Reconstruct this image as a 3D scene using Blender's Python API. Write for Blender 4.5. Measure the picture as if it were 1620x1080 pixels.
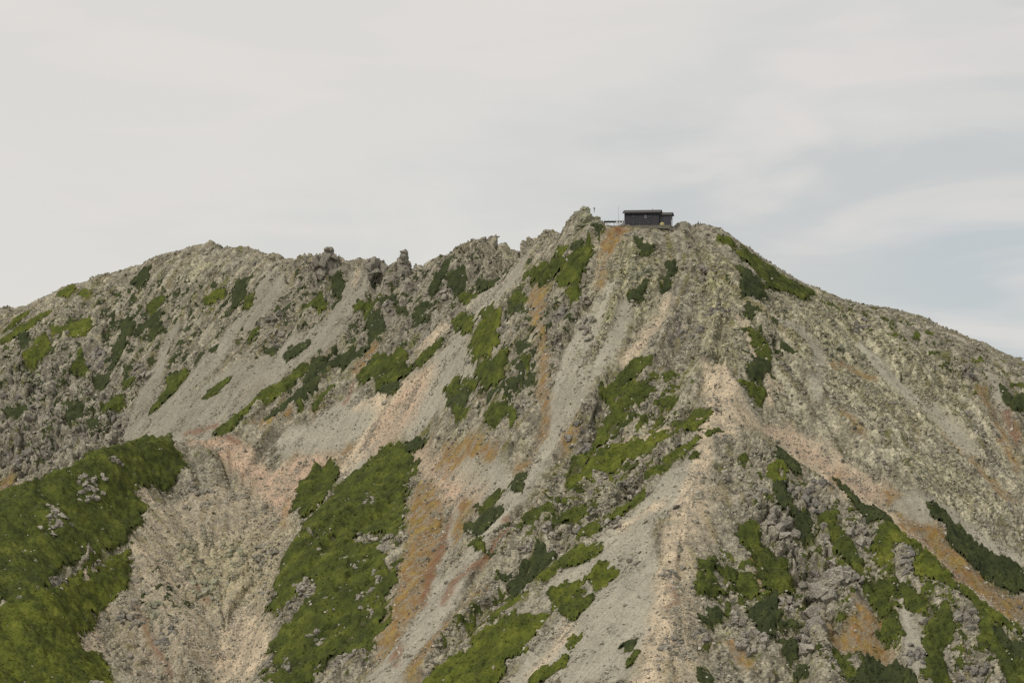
import bpy, bmesh, math, random
import numpy as np
from mathutils import Vector, Matrix

for _o in list(bpy.data.objects):
    bpy.data.objects.remove(_o, do_unlink=True)
S = bpy.context.scene
COL = S.collection
RNG = np.random.default_rng(11)
random.seed(5)

# ------------------------------------------------------------------ camera
F = 3811.0            # focal length in photo pixels (1620 wide)
CX, HZ = 810.0, 650.0  # optical axis column, row of the true horizon
cam_d = bpy.data.cameras.new('camera')
cam = bpy.data.objects.new('camera', cam_d)
COL.objects.link(cam)
cam.location = (0, 0, 0)
cam.rotation_euler = (math.radians(90), 0, 0)
cam_d.sensor_width = 36.0
cam_d.lens = 36.0 * F / 1620.0
cam_d.shift_y = (HZ - 540.0) / 1620.0
cam_d.clip_start = 1.0
cam_d.clip_end = 12000.0
S.camera = cam

# ------------------------------------------------------------------ sky, sun, exposure
SUN_EL, SUN_AZ = 47.0, -48.0      # azimuth measured from +Y (view direction) towards +X; behind left shoulder
W = bpy.data.worlds.new("World")
S.world = W
W.use_nodes = True
nt = W.node_tree
nt.nodes.clear()
def N(tree, kind, **kw):
    n = tree.nodes.new(kind)
    for k, v in kw.items():
        setattr(n, k, v)
    return n
def L(tree, a, b):
    tree.links.new(a, b)
out = N(nt, 'ShaderNodeOutputWorld')
sky = N(nt, 'ShaderNodeTexSky', sky_type='NISHITA', sun_disc=False)
sky.sun_elevation = math.radians(SUN_EL)
sky.sun_rotation = math.radians(180 + SUN_AZ)
sky.altitude = 2800
bg_sky = N(nt, 'ShaderNodeBackground'); bg_sky.inputs[1].default_value = 0.10
L(nt, sky.outputs[0], bg_sky.inputs[0])
tc = N(nt, 'ShaderNodeTexCoord')
def sky_noise(loc, scl, detail, rough, dist=0.0):
    m = N(nt, 'ShaderNodeMapping')
    m.inputs['Location'].default_value = loc
    m.inputs['Scale'].default_value = scl
    L(nt, tc.outputs['Generated'], m.inputs[0])
    n = N(nt, 'ShaderNodeTexNoise')
    n.inputs['Scale'].default_value = 1.0
    n.inputs['Detail'].default_value = detail
    n.inputs['Roughness'].default_value = rough
    n.inputs['Distortion'].default_value = dist
    L(nt, m.outputs[0], n.inputs['Vector'])
    return n.outputs['Fac']
def mth(op, a, b=None, c=None, tree=None, clamp=False):
    t = tree or nt
    n = N(t, 'ShaderNodeMath', operation=op, use_clamp=clamp)
    for i, v in enumerate((a, b, c)):
        if v is None: continue
        if isinstance(v, (int, float)): n.inputs[i].default_value = v
        else: L(t, v, n.inputs[i])
    return n.outputs[0]
def mixc(f, a, b, tree=None, blend='MIX'):
    t = tree or nt
    n = N(t, 'ShaderNodeMix', data_type='RGBA', blend_type=blend)
    for sock, v in ((n.inputs['Factor'], f), (n.inputs['A'], a), (n.inputs['B'], b)):
        if isinstance(v, (int, float)): sock.default_value = v
        elif isinstance(v, tuple): sock.default_value = (*v, 1.0) if len(v) == 3 else v
        else: L(t, v, sock)
    return n.outputs['Result']
def ramp(f, stops, tree=None, interp='EASE'):
    t = tree or nt
    n = N(t, 'ShaderNodeValToRGB')
    n.color_ramp.interpolation = interp
    els = n.color_ramp.elements
    while len(els) < len(stops): els.new(0.5)
    for e, (p, c) in zip(els, stops):
        e.position = p
        e.color = (*c, 1.0) if len(c) == 3 else c
    L(t, f, n.inputs[0])
    return n.outputs[0]
sep = N(nt, 'ShaderNodeSeparateXYZ'); L(nt, tc.outputs['Generated'], sep.inputs[0])
broad = sky_noise((0.3, 4.2, 1.7), (4.0, 4.0, 13.0), 3.0, 0.5, 0.3)
fine = sky_noise((3.1, 0.2, 5.3), (8.0, 8.0, 26.0), 9.0, 0.62, 0.8)
# grey-blue bank: denser to the right and low over the ridge
bank = mth('MULTIPLY', broad, 1.4)
bank = mth('MULTIPLY_ADD', sep.outputs['X'], 1.6, bank)
bank = mth('MULTIPLY_ADD', sep.outputs['Z'], -3.0, bank)
bank = mth('MULTIPLY_ADD', fine, 0.6, bank)
bank = mth('SUBTRACT', bank, 0.52, clamp=True)
ccol = ramp(bank, [(0.0, (0.74, 0.718, 0.678)), (0.25, (0.685, 0.676, 0.645)), (0.50, (0.585, 0.598, 0.588)), (0.80, (0.535, 0.570, 0.585)), (1.0, (0.51, 0.555, 0.58))])
warm = sky_noise((7.7, 2.2, 9.3), (7.0, 7.0, 30.0), 4.0, 0.5, 0.6)
warmf = ramp(warm, [(0.46, (0, 0, 0)), (0.64, (1, 1, 1))])
ccol = mixc(mth('MULTIPLY', warmf, 0.55), ccol, (0.80, 0.745, 0.70))
bg_cl = N(nt, 'ShaderNodeBackground'); bg_cl.inputs[1].default_value = 1.0
L(nt, ccol, bg_cl.inputs[0])
mx = N(nt, 'ShaderNodeMixShader'); mx.inputs[0].default_value = 0.93
L(nt, bg_sky.outputs[0], mx.inputs[1]); L(nt, bg_cl.outputs[0], mx.inputs[2])
L(nt, mx.outputs[0], out.inputs[0])

sun_d = bpy.data.lights.new('sun', 'SUN')
sun_d.energy = 2.0
sun_d.angle = math.radians(7)
sun_d.color = (1.0, 0.95, 0.87)
sun = bpy.data.objects.new('sun', sun_d)
COL.objects.link(sun)
_el, _az = math.radians(SUN_EL), math.radians(180 - SUN_AZ)
# direction TO the sun: behind the camera, to the left
sdir = Vector((math.sin(math.radians(SUN_AZ)) * math.cos(_el), -abs(math.cos(math.radians(SUN_AZ))) * math.cos(_el), math.sin(_el)))
sun.rotation_euler = sdir.to_track_quat('Z', 'Y').to_euler()
sky.sun_rotation = math.atan2(sdir.x, sdir.y)

S.view_settings.view_transform = 'Standard'
S.view_settings.look = 'None'
S.view_settings.gamma = 1.0
S.view_settings.use_curve_mapping = False
S.view_settings.exposure = 0.0
S.render.engine = 'CYCLES'
S.cycles.max_bounces = 5
S.cycles.diffuse_bounces = 3
S.cycles.volume_bounces = 0
S.cycles.use_denoising = False
S.cycles.denoiser = 'OPENIMAGEDENOISE'
S.cycles.denoising_input_passes = 'RGB_ALBEDO_NORMAL'
# ------------------------------------------------------------------ noise helpers (numpy)
def _hash(ix, iy, seed):
    h = (ix.astype(np.int64) * 374761393 + iy.astype(np.int64) * 668265263 + seed * 1274126177) & 0xffffffff
    h = ((h ^ (h >> 13)) * 1103515245) & 0xffffffff
    h = ((h ^ (h >> 16)) * 2246822519) & 0xffffffff
    return ((h ^ (h >> 15)) & 0xffffff).astype(np.float32) / np.float32(0xffffff)
def gnoise(x, y, seed=0):
    xi = np.floor(x); yi = np.floor(y)
    fx = (x - xi).astype(np.float32); fy = (y - yi).astype(np.float32)
    ux = fx * fx * fx * (fx * (fx * 6 - 15) + 10); uy = fy * fy * fy * (fy * (fy * 6 - 15) + 10)
    r = 0
    for dx in (0, 1):
        for dy in (0, 1):
            a = _hash(xi + dx, yi + dy, seed) * np.float32(6.2831853)
            d = np.cos(a) * (fx - dx) + np.sin(a) * (fy - dy)
            r = r + d * (ux if dx else 1 - ux) * (uy if dy else 1 - uy)
    return r * 1.5
def fbm(x, y, octv=4, seed=0, gain=0.5, lac=2.03):
    a, s, r = 1.0, 0.0, 0.0
    for o in range(octv):
        r = r + a * gnoise(x, y, seed + o * 17)
        s += a; a *= gain
        x = x * lac + 13.7; y = y * lac - 7.1
    return r / s
def ridged(x, y, octv=4, seed=0):
    a, s, r = 1.0, 0.0, 0.0
    for o in range(octv):
        r = r + a * (1 - np.abs(gnoise(x, y, seed + o * 17)) * 2)
        s += a; a *= 0.5
        x = x * 2.03 + 5.2; y = y * 2.03 + 1.3
    return r / s
def worley(x, y, seed=0, jit=0.9):
    """-> F1, F2-F1, offset to cell centre (dx, dy), two randoms of the cell"""
    xi = np.floor(x); yi = np.floor(y)
    f1 = np.full(x.shape, 9.0, np.float32); f2 = f1.copy()
    bx = np.zeros_like(f1); by = np.zeros_like(f1); ra = np.zeros_like(f1); rb = np.zeros_like(f1)
    for ox in (-1, 0, 1):
        for oy in (-1, 0, 1):
            cx, cy = xi + ox, yi + oy
            px = cx + 0.5 + jit * (_hash(cx, cy, seed) - 0.5)
            py = cy + 0.5 + jit * (_hash(cx, cy, seed + 1) - 0.5)
            dx = (x - px).astype(np.float32); dy = (y - py).astype(np.float32)
            d = np.sqrt(dx * dx + dy * dy)
            m = d < f1
            f2 = np.where(m, f1, np.minimum(f2, d))
            f1 = np.where(m, d, f1)
            bx = np.where(m, dx, bx); by = np.where(m, dy, by)
            ra = np.where(m, _hash(cx, cy, seed + 2), ra)
            rb = np.where(m, _hash(cx, cy, seed + 3), rb)
    return f1, f2 - f1, bx, by, ra, rb
def sstep(a, b, x):
    t = np.clip((x - a) / (b - a), 0, 1)
    return t * t * (3 - 2 * t)
# ------------------------------------------------------------------ the mountain: surveyed ridge, gully and slope lines
# each point: (photo column, photo row, distance in metres along the view axis) -> world x, y, z
def W3(px, py, Y):
    return ((px - CX) / F * Y, Y, (HZ - py) / F * Y)
LINES = [
 # main skyline ridge, left to right
 [(-220,585,1345),(-60,505,1305),(4,476,1294),(18,488,1292),(38,482,1288),(70,465,1283),(100,452,1276),(150,437,1266),(200,427,1255),(240,411,1248),(280,400,1240),(320,388,1230),(345,384,1224),(372,391,1214),(400,398,1205),(440,405,1192),(470,411,1182),(488,410,1176),(498,409,1172),(509,404,1169),(521,401,1165),(534,406,1161),(547,418,1157),(565,420,1150),(582,416,1146),(605,414,1140),(618,421,1136),(628,422,1133),(641,423,1129),(655,430,1122),(680,421,1110),(705,408,1101),(735,395,1091),(762,387,1084),(790,393,1074),(810,395,1064),(838,389,1050),(858,388,1040),(880,371,1024),(898,359,1008),(906,353,1001),(917,339,996),(925,331,991),(934,337,986),(946,348,981),(957,356,974),(985,360,966),(1030,359,962),(1075,352,966),(1100,350,968),(1125,357,972),(1150,371,976),(1180,388,980),(1220,417,984),(1270,447,987),(1320,467,987),(1370,483,986),(1420,490,985),(1470,507,983),(1520,530,980),(1570,552,977),(1620,573,974),(1720,620,970),(1840,690,966)],
 # left face
 [(345,384,1224),(352,440,1196),(348,520,1158),(335,610,1115),(325,690,1078)],
 [(200,427,1255),(190,520,1208),(195,620,1160),(200,690,1128)],
 [(60,470,1285),(40,560,1232),(20,650,1185),(0,720,1155)],
 [(-220,600,1320),(-220,700,1230)],
 [(520,409,1165),(505,480,1133),(480,560,1105),(440,640,1080),(395,685,1064)],
 [(641,423,1129),(610,500,1098),(570,570,1076),(525,635,1054),(480,682,1040)],
 [(762,387,1084),(730,450,1064),(690,520,1046),(650,580,1030),(605,640,1020)],
 [(838,389,1050),(800,440,1032),(760,490,1015),(725,560,1000),(698,635,986),(672,682,980)],
 # hut face
 [(925,331,991),(915,400,968),(900,470,945),(870,540,930),(850,600,917)],
 [(890,372,1012),(850,440,990),(810,500,972),(780,580,950),(760,640,937),(740,700,925)],
 # central gully
 [(975,362,964),(955,420,945),(940,480,928),(905,560,909),(880,610,898),(868,690,884),(830,760,866),(790,820,852),(735,880,836),(690,950,818),(650,1020,800),(610,1090,785)],
 # second gully
 [(700,740,925),(712,790,902),(705,850,880),(690,910,850),(680,950,830)],
 # face between gully and central spur
 [(1010,362,960),(1000,440,935),(985,520,912),(960,600,892),(920,680,873)],
 [(1060,360,962),(1050,440,935),(1055,520,908),(1030,600,884),(985,680,866)],
 # central spur with the trail
 [(1095,352,966),(1120,400,946),(1150,460,922),(1170,520,900),(1183,570,884),(1180,620,866),(1165,655,853),(1158,670,847)],
 # saddle to the left: shelf, then the green flank
 [(1100,665,850),(1050,690,852),(990,720,852),(930,765,850)],
 [(1080,700,836),(1010,745,832),(930,800,828),(880,850,822),(830,910,815)],
 # foreground ridge crest
 [(1172,683,840),(1155,700,832),(1120,735,822),(1095,780,806),(1075,830,787),(1062,890,768),(1052,960,748),(1055,1030,728),(1065,1100,710)],
 # left scree flank of the foreground ridge
 [(1020,790,812),(960,860,796),(890,940,780),(830,1000,770),(760,1060,762),(720,1100,756)],
 [(1000,900,778),(930,980,760),(870,1060,745),(840,1110,737)],
 # knoll, right edge
 [(1172,683,840),(1205,695,836),(1250,726,827),(1300,755,816),(1350,785,806),(1400,818,796),(1450,860,785),(1500,903,774),(1560,955,762),(1620,1005,750),(1720,1090,730)],
 # knoll face
 [(1180,740,818),(1200,800,800),(1200,870,784),(1180,960,760),(1160,1080,724)],
 [(1280,800,802),(1300,880,782),(1290,960,760),(1270,1080,726)],
 [(1400,880,778),(1420,960,758),(1420,1080,726)],
 [(1520,990,752),(1530,1080,728)],
 # right slope
 [(1200,640,868),(1260,690,862),(1330,730,858),(1400,775,853),(1480,830,846),(1560,890,838),(1640,950,830)],
 [(1250,560,900),(1330,640,888),(1420,710,876),(1520,790,864),(1620,860,854)],
 [(1200,470,935),(1280,540,928),(1370,620,914),(1470,690,902),(1580,770,890),(1700,850,880)],
 [(1240,450,968),(1330,520,955),(1430,580,944),(1540,650,934),(1660,720,926)],
 # left green shoulder: crest, slope, edge
 [(300,697,1052),(270,695,1046),(207,705,1018),(148,729,988),(80,756,964),(0,786,938),(-100,824,908),(-200,862,880)],
 [(296,738,1032),(222,792,990),(203,850,958),(200,920,930),(150,970,900),(150,1030,872),(185,1090,852)],
 [(120,800,954),(90,880,911),(70,960,870),(60,1080,822)],
 [(-20,880,890),(-60,1000,838),(-80,1090,800)],
 # erosion bowl
 [(330,700,1060),(400,742,1036),(460,752,1020),(520,735,1014),(575,712,1008),(622,698,1003)],
 [(340,760,1022),(350,820,990),(345,880,968),(350,940,938),(370,1000,908),(385,1060,884)],
 [(440,780,1010),(430,850,972),(420,920,935),(400,990,905)],
 [(250,860,962),(260,940,924),(290,1020,890),(320,1090,868)],
 # green rib
 [(632,704,1000),(585,745,980),(540,790,958),(500,830,940),(465,860,928),(440,920,908),(425,970,893),(400,1030,876),(370,1090,860)],
 [(650,740,962),(640,800,930),(610,860,900),(590,930,872),(560,1000,850),(510,1080,832)],
 [(640,700,985),(690,720,945),(730,700,930)],
 [(660,850,888),(650,930,852),(620,1000,826),(570,1080,806)],
]
HID = [(-330,1150,-20),(-235,1045,-78),(-205,1045,-68),(-170,1068,-38),(-260,1000,-85),(-320,940,-95),
       (92,846,-23),(112,832,-33),(128,818,-46),(143,803,-58),(160,786,-72),(178,770,-86),(200,750,-102)]
def _densify():
    P = []
    for ln in LINES:
        w = [W3(*p) for p in ln]
        for a, b in zip(w[:-1], w[1:]):
            n = max(1, int(math.dist(a, b) / 9.0))
            for k in range(n):
                t = k / n
                P.append(tuple(a[i] + (b[i] - a[i]) * t for i in range(3)))
        P.append(w[-1])
    for p in LINES[0]:
        x, y, z = W3(*p)
        P.append((x, y + 24, z - 13)); P.append((x + 4, y + 75, z - 55)); P.append((x + 8, y + 170, z - 125))
    P += HID
    P = np.array(P, float)
    # merge near-duplicates
    keep, seen = [], {}
    for i, p in enumerate(P):
        k = (round(p[0] / 2.5), round(p[1] / 2.5))
        if k in seen: continue
        seen[k] = 1; keep.append(i)
    return P[keep]
CP = _densify()
_c2 = 5.0 ** 2
def _rbf():
    xy, z = CP[:, :2], CP[:, 2]
    d2 = ((xy[:, None] - xy[None]) ** 2).sum(-1)
    A = np.sqrt(d2 + _c2)
    n = len(xy)
    Pm = np.c_[np.ones(n), xy / 100]
    M = np.zeros((n + 3, n + 3)); M[:n, :n] = A - np.eye(n) * 0.6; M[:n, n:] = Pm; M[n:, :n] = Pm.T
    return np.linalg.solve(M, np.r_[z, 0, 0, 0])
_w = _rbf()
def base_at(X, Y):
    sh = X.shape; X = X.ravel().astype(float); Y = Y.ravel().astype(float)
    r = np.empty(X.size)
    n = len(CP)
    for s in range(0, X.size, 20000):
        x = X[s:s + 20000]; y = Y[s:s + 20000]
        d2 = (x[:, None] - CP[None, :, 0]) ** 2 + (y[:, None] - CP[None, :, 1]) ** 2
        r[s:s + 20000] = np.sqrt(d2 + _c2) @ _w[:n] + _w[n] + _w[n + 1] * x / 100 + _w[n + 2] * y / 100
    return r.reshape(sh)
# the grid: fan-shaped, columns of constant bearing, fine over the mountain and coarse around it
UC = np.r_[np.linspace(-0.95, -0.245, 26)[:-1], np.linspace(-0.235, 0.235, 1000), np.linspace(0.245, 0.95, 26)[1:]]
YR = np.r_[np.linspace(380, 684, 24)[:-1], np.arange(690, 900, 0.52), np.arange(900, 1300, 0.62), np.linspace(1306, 2500, 40)]
NR, NC = len(YR), len(UC)
def _coarse():
    uc = np.r_[np.linspace(-0.95, -0.245, 26)[:-1], np.linspace(-0.24, 0.24, 251), np.linspace(0.245, 0.95, 26)[1:]]
    yr = np.r_[np.linspace(380, 688, 24)[:-1], np.arange(690, 1304, 2.2), np.linspace(1306, 2500, 40)]
    g = base_at(uc[None, :] * yr[:, None], np.repeat(yr[:, None], len(uc), 1))
    iu = np.interp(UC, uc, np.arange(len(uc))); iy = np.interp(YR, yr, np.arange(len(yr)))
    i0 = np.clip(iu.astype(int), 0, len(uc) - 2); j0 = np.clip(iy.astype(int), 0, len(yr) - 2)
    fu = (iu - i0)[None, :]; fy = (iy - j0)[:, None]
    A = g[j0[:, None], i0[None, :]]; B = g[j0[:, None], i0[None, :] + 1]
    C = g[j0[:, None] + 1, i0[None, :]]; D = g[j0[:, None] + 1, i0[None, :] + 1]
    return (A * (1 - fu) + B * fu) * (1 - fy) + (C * (1 - fu) + D * fu) * fy
GX = (UC[None, :] * YR[:, None]).astype(np.float32)
GY = np.repeat(YR[:, None], NC, 1).astype(np.float32)
GZ = _coarse().astype(np.float32)
VALLEY = -250.0
# outside the surveyed mountain the ground falls away to the valley floor
_far = np.maximum.reduce([sstep(0.25, 0.62, np.abs(GX / GY)), sstep(1330, 2300, GY), sstep(672, 470, GY)])
GZ = np.maximum(GZ * (1 - _far) + (VALLEY - 15) * _far, VALLEY - 15)
GZ0 = GZ.copy()

def blur(a, n):
    for _ in range(n):
        a = (np.roll(a, 1, 0) + 2 * a + np.roll(a, -1, 0)) / 4
        a = (np.roll(a, 1, 1) + 2 * a + np.roll(a, -1, 1)) / 4
    return a
def grads(Z):
    """world gradient on the fan grid"""
    du = np.gradient(Z, axis=1) / np.gradient(UC)[None, :]
    dy = np.gradient(Z, axis=0) / np.gradient(YR)[:, None]
    gx = du / GY
    return gx, dy - gx * UC[None, :]
def bil(a, r, c):
    r = np.clip(r, 0, NR - 1.001); c = np.clip(c, 0, NC - 1.001)
    r0 = r.astype(np.int32); c0 = c.astype(np.int32)
    fr = (r - r0).astype(np.float32); fc = (c - c0).astype(np.float32)
    f = a.ravel(); k = r0 * NC + c0
    return (f[k] * (1 - fc) + f[k + 1] * fc) * (1 - fr) + (f[k + NC] * (1 - fc) + f[k + NC + 1] * fc) * fr
# ------------------------------------------------------------------ survey of the ground cover: outlines sighted on the slopes and
# carried over to ground coordinates (x, y) where the line of sight meets the terrain
_T = np.maximum.accumulate(GZ0 / GY, axis=0)       # steepest sight line so far, per bearing
def sight(px, py):
    u = (px - CX) / F; t = (HZ - py) / F
    c = np.interp(u, UC, np.arange(NC)); c0 = int(min(c, NC - 2)); fc = c - c0
    col = _T[:, c0] * (1 - fc) + _T[:, c0 + 1] * fc
    k = int(np.searchsorted(col, t))
    if k >= NR: k = int(np.argmax(col))
    if k > 0 and col[k] > col[k - 1]:
        f = min(1, max(0, (t - col[k - 1]) / (col[k] - col[k - 1])))
        Y = YR[k - 1] + (YR[k] - YR[k - 1]) * f
    else: Y = YR[min(k, NR - 1)]
    return u * Y, Y
def height(x, y):
    r = np.interp(y, YR, np.arange(NR)); c = np.interp(np.asarray(x) / np.asarray(y), UC, np.arange(NC))
    return bil(GZ, np.atleast_1d(r), np.atleast_1d(c))
def ground(px, py):
    x, y = sight(px, py)
    return x, y, float(height(x, y)[0])
def strip(pts):
    """polyline of (px, py, width) -> outline"""
    a, b = [], []
    for i, (x, y, w) in enumerate(pts):
        x0, y0 = pts[max(0, i - 1)][:2]; x1, y1 = pts[min(len(pts) - 1, i + 1)][:2]
        d = math.hypot(x1 - x0, y1 - y0) or 1
        nx, ny = -(y1 - y0) / d, (x1 - x0) / d
        a.append((x + nx * w / 2, y + ny * w / 2)); b.append((x - nx * w / 2, y - ny * w / 2))
    return a + b[::-1]
def carry(poly):
    P = []
    for (a, b) in zip(poly, poly[1:] + poly[:1]):
        n = max(1, int(math.hypot(b[0] - a[0], b[1] - a[1]) / 7))
        for k in range(n):
            P.append(sight(a[0] + (b[0] - a[0]) * k / n, a[1] + (b[1] - a[1]) * k / n))
    return np.array(P)
_wx = fbm(GX / 7, GY / 7, 3, 401) * 2.0 + gnoise(GX / 1.6, GY / 1.6, 402) * 0.7
_wy = fbm(GX / 7, GY / 7, 3, 403) * 2.4 + gnoise(GX / 1.6, GY / 1.6, 404) * 0.8
def inside(poly, warp=1.0, pad=4.0):
    """signed distance (m, positive inside) of grid points near the outline -> (slice rows, slice cols, distance)"""
    P = carry(poly)
    y0, y1 = P[:, 1].min() - pad, P[:, 1].max() + pad
    us = P[:, 0] / P[:, 1]
    du = pad / P[:, 1].min()
    r0, r1 = np.searchsorted(YR, [y0, y1]); c0, c1 = np.searchsorted(UC, [us.min() - du, us.max() + du])
    sl = (slice(int(r0), int(r1)), slice(int(c0), int(c1)))
    x = GX[sl] + _wx[sl] * warp; y = GY[sl] + _wy[sl] * warp
    d2 = np.full(x.shape, 1e9, np.float32); ins = np.zeros(x.shape, bool)
    for a, b in zip(P, np.roll(P, -1, 0)):
        ex, ey = b - a
        l2 = ex * ex + ey * ey + 1e-9
        px = x - a[0]; py = y - a[1]
        t = np.clip((px * ex + py * ey) / l2, 0, 1)
        d2 = np.minimum(d2, (px - t * ex) ** 2 + (py - t * ey) ** 2)
        if ey != 0:
            c = ((a[1] > y) != (b[1] > y)) & (x < ex * (y - a[1]) / ey + a[0])
            ins ^= c
    d = np.sqrt(d2)
    return sl, np.where(ins, d, -d)
def paint(mask, poly, soft=1.2, warp=1.0, amt=1.0, pad=6.0):
    sl, d = inside(poly, warp, pad + soft)
    mask[sl] = np.maximum(mask[sl], amt * sstep(-soft, soft, d))
M = {k: np.zeros((NR, NC), np.float32) for k in ('scree', 'dry', 'soil', 'pink', 'cliff', 'lichen', 'purple', 'rust', 'pale')}
SCREE = [
 [(185,703),(240,660),(330,600),(420,560),(520,500),(558,432),(580,438),(578,478),(545,520),(500,560),(440,602),(380,652),(340,687),(290,697)],
 strip([(283,505,8),(262,548,14),(245,600,22),(228,650,34),(205,695,30)]),
 strip([(392,490,10),(372,520,12),(345,560,16),(305,600,20),(265,650,26),(230,692,26)]),
 [(425,428),(452,430),(450,450),(436,480),(400,520),(385,515),(405,460)],
 [(505,650),(560,618),(600,640),(590,690),(520,715),(450,720),(430,700),(480,672)],
 [(690,562),(730,530),(748,560),(755,600),(705,640),(660,680),(610,700),(575,740),(530,770),(520,757),(560,710),(600,680),(650,620)],
 strip([(835,405,8),(810,440,14),(772,470,26),(745,500,20),(725,535,24)]),
 strip([(965,440,14),(948,490,26),(915,560,50),(890,620,36),(878,680,22),(855,735,26),(820,785,20),(790,822,14),(765,850,12)]),
 strip([(1000,470,14),(975,540,30),(935,600,24),(895,665,18)]),
 strip([(770,845,10),(735,890,20),(705,940,36),(670,990,44),(630,1045,44),(600,1095,50)]),
 strip([(722,745,12),(722,790,9),(712,850,8),(700,890,10),(690,935,16)]),
 [(700,760),(745,720),(830,750),(815,800),(795,820),(775,790),(740,800)],
 [(1090,720),(1110,730),(1100,760),(1070,795),(1030,850),(1040,900),(1030,980),(1000,1080),(800,1080),(860,1010),(905,960),(960,890),(925,880),(950,850),(1010,800),(1040,765)],
 strip([(960,860,20),(900,920,30),(860,945,24)]),
 strip([(1425,918,14),(1430,970,20),(1445,1010,36),(1452,1080,40)]),
 [(1400,800),(1440,780),(1510,800),(1560,850),(1620,880),(1620,915),(1560,870),(1500,830),(1460,830)],
 strip([(1560,580,10),(1580,620,14),(1600,660,12)]),
 strip([(1360,540,10),(1395,580,16),(1440,620,12),(1480,650,10),(1540,720,14)]),
 strip([(560,430,10),(552,470,12),(530,520,14)]),
 strip([(1225,500,14),(1300,560,26),(1290,620,20)]),
]
DRY = [
 [(950,382),(962,368),(985,362),(1012,366),(985,375),(970,392),(957,412),(948,402)],
 strip([(958,402,12),(952,430,14),(950,460,10),(946,488,6)]),
 strip([(858,448,26),(850,470,28),(848,500,18),(858,540,10),(862,570,14),(858,610,20),(866,640,20),(862,680,18),(850,700,12)]),
 strip([(918,665,10),(900,690,20),(884,718,10)]),
 [(815,725),(845,718),(840,745),(822,768),(813,750)],
 [(662,760),(690,772),(702,800),(697,850),(690,890),(680,930),(665,960),(640,985),(612,1040),(595,1070),(600,1005),(618,965),(632,905),(642,860),(648,800)],
 strip([(770,940,8),(720,985,12),(680,1030,14),(640,1085,20)]),
 [(705,700),(760,690),(800,712),(762,755),(722,775),(692,738)],
 [(1346,947),(1376,954),(1405,969),(1394,987),(1390,999),(1413,1021),(1420,1047),(1372,1036),(1316,1017),(1298,987),(1327,995),(1353,980)],
 [(1142,999),(1179,1028),(1198,1054),(1187,1065),(1164,1043)],
 strip([(1190,887,8),(1203,920,10),(1209,945,8)]),
 strip([(592,550,8),(572,575,10),(562,590,4)]),
 strip([(420,600,10),(385,622,14),(368,642,10),(345,660,6)]),
 strip([(1495,685,8),(1530,715,14),(1560,750,10),(1605,795,12)]),
 strip([(1310,575,6),(1350,585,12),(1385,600,6)]),
 strip([(1325,640,6),(1345,665,12),(1370,700,4)]),
 strip([(1552,605,14),(1570,650,14),(1590,700,12),(1612,740,12)]),
 strip([(552,705,16),(545,740,14)]),
 strip([(455,790,8),(450,840,8)]),
 strip([(1398,770,14),(1438,821,36),(1494,873,46),(1538,915,40),(1618,970,36)]),
 strip([(770,760,20),(735,800,22),(715,860,14)]),
 strip([(0,775,14),(25,765,10)]),
 strip([(460,655,10),(425,665,8),(400,668,4)]),
 strip([(505,640,12),(498,655,6)]),
 strip([(740,880,16),(720,905,14)]),
 strip([(1310,770,10),(1335,745,8)]),
]
RUST = [
 strip([(802,818,8),(795,840,10),(770,870,12),(745,890,10),(715,920,12),(700,955,10)]),
 strip([(830,930,6),(780,970,8),(740,1000,6)]),
 strip([(715,810,6),(705,850,8),(690,880,10),(672,940,14),(665,960,8)]),
 strip([(635,1020,14),(620,1050,14)]), strip([(722,970,8),(690,1010,8)]),
 strip([(345,665,5),(290,690,6)]), strip([(975,365,8),(988,363,8)]),
 strip([(1505,905,10),(1522,915,8)]), strip([(1060,925,10),(1072,950,10),(1055,965,8)]),
 strip([(350,690,10),(380,700,8)]), strip([(1590,640,10),(1612,700,12)]),
 strip([(735,790,6),(728,820,6)]), strip([(560,600,4),(545,640,6)]),
 strip([(300,915,8),(330,950,6)]), strip([(275,1070,8),(240,1010,8),(215,960,6)]),
]
SOIL = [
 [(1098,652),(1180,640),(1215,682),(1180,684),(1120,692),(1100,682)],
 strip([(1130,575,40),(1140,610,55),(1150,645,60)]),
 strip([(1160,480,6),(1200,560,10),(1222,600,14),(1215,640,10)]),
 strip([(1115,690,22),(1112,735,24),(1085,790,26),(1068,850,32),(1055,920,34),(1045,1000,40),(1025,1085,50)]),
 strip([(1201,682,12),(1279,732,16),(1368,791,18),(1409,820,22),(1483,884,14),(1538,934,12),(1613,997,10)]),
 [(1210,680),(1280,690),(1350,735),(1420,780),(1400,790),(1330,760),(1260,715)],
 [(200,805),(204,778),(222,769),(245,790),(236,806),(215,800)],
 [(126,1010),(145,985),(165,1003),(172,1040),(136,1035)],
 strip([(143,982,6),(152,966,8),(175,958,6)]), strip([(206,852,12),(235,880,14),(270,920,6)]),
 [(380,960),(430,985),(422,1040),(385,1080),(340,1080),(342,1000)],
 strip([(715,513,10),(690,527,18),(660,555,16)]),
 strip([(1075,668,5),(1022,692,12),(985,704,5)]),
 strip([(648,716,5),(700,765,8)]),
 strip([(1060,470,8),(1040,510,14),(1010,545,20),(985,575,14)]),
 strip([(905,1000,14),(870,1035,14),(835,1070,10)]), strip([(905,975,12),(880,1015,16)]),
 [(130,920),(135,905),(165,898),(183,903),(180,910),(158,912),(140,926)], strip([(60,770,6),(30,782,12),(22,785,6)]),
 strip([(1050,795,10),(980,830,5)]), strip([(560,455,6),(566,430,6)]),
 [(560,640),(600,618),(650,600),(690,580),(640,650),(590,700),(540,760),(520,760),(560,700),(600,650)],
]
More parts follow.
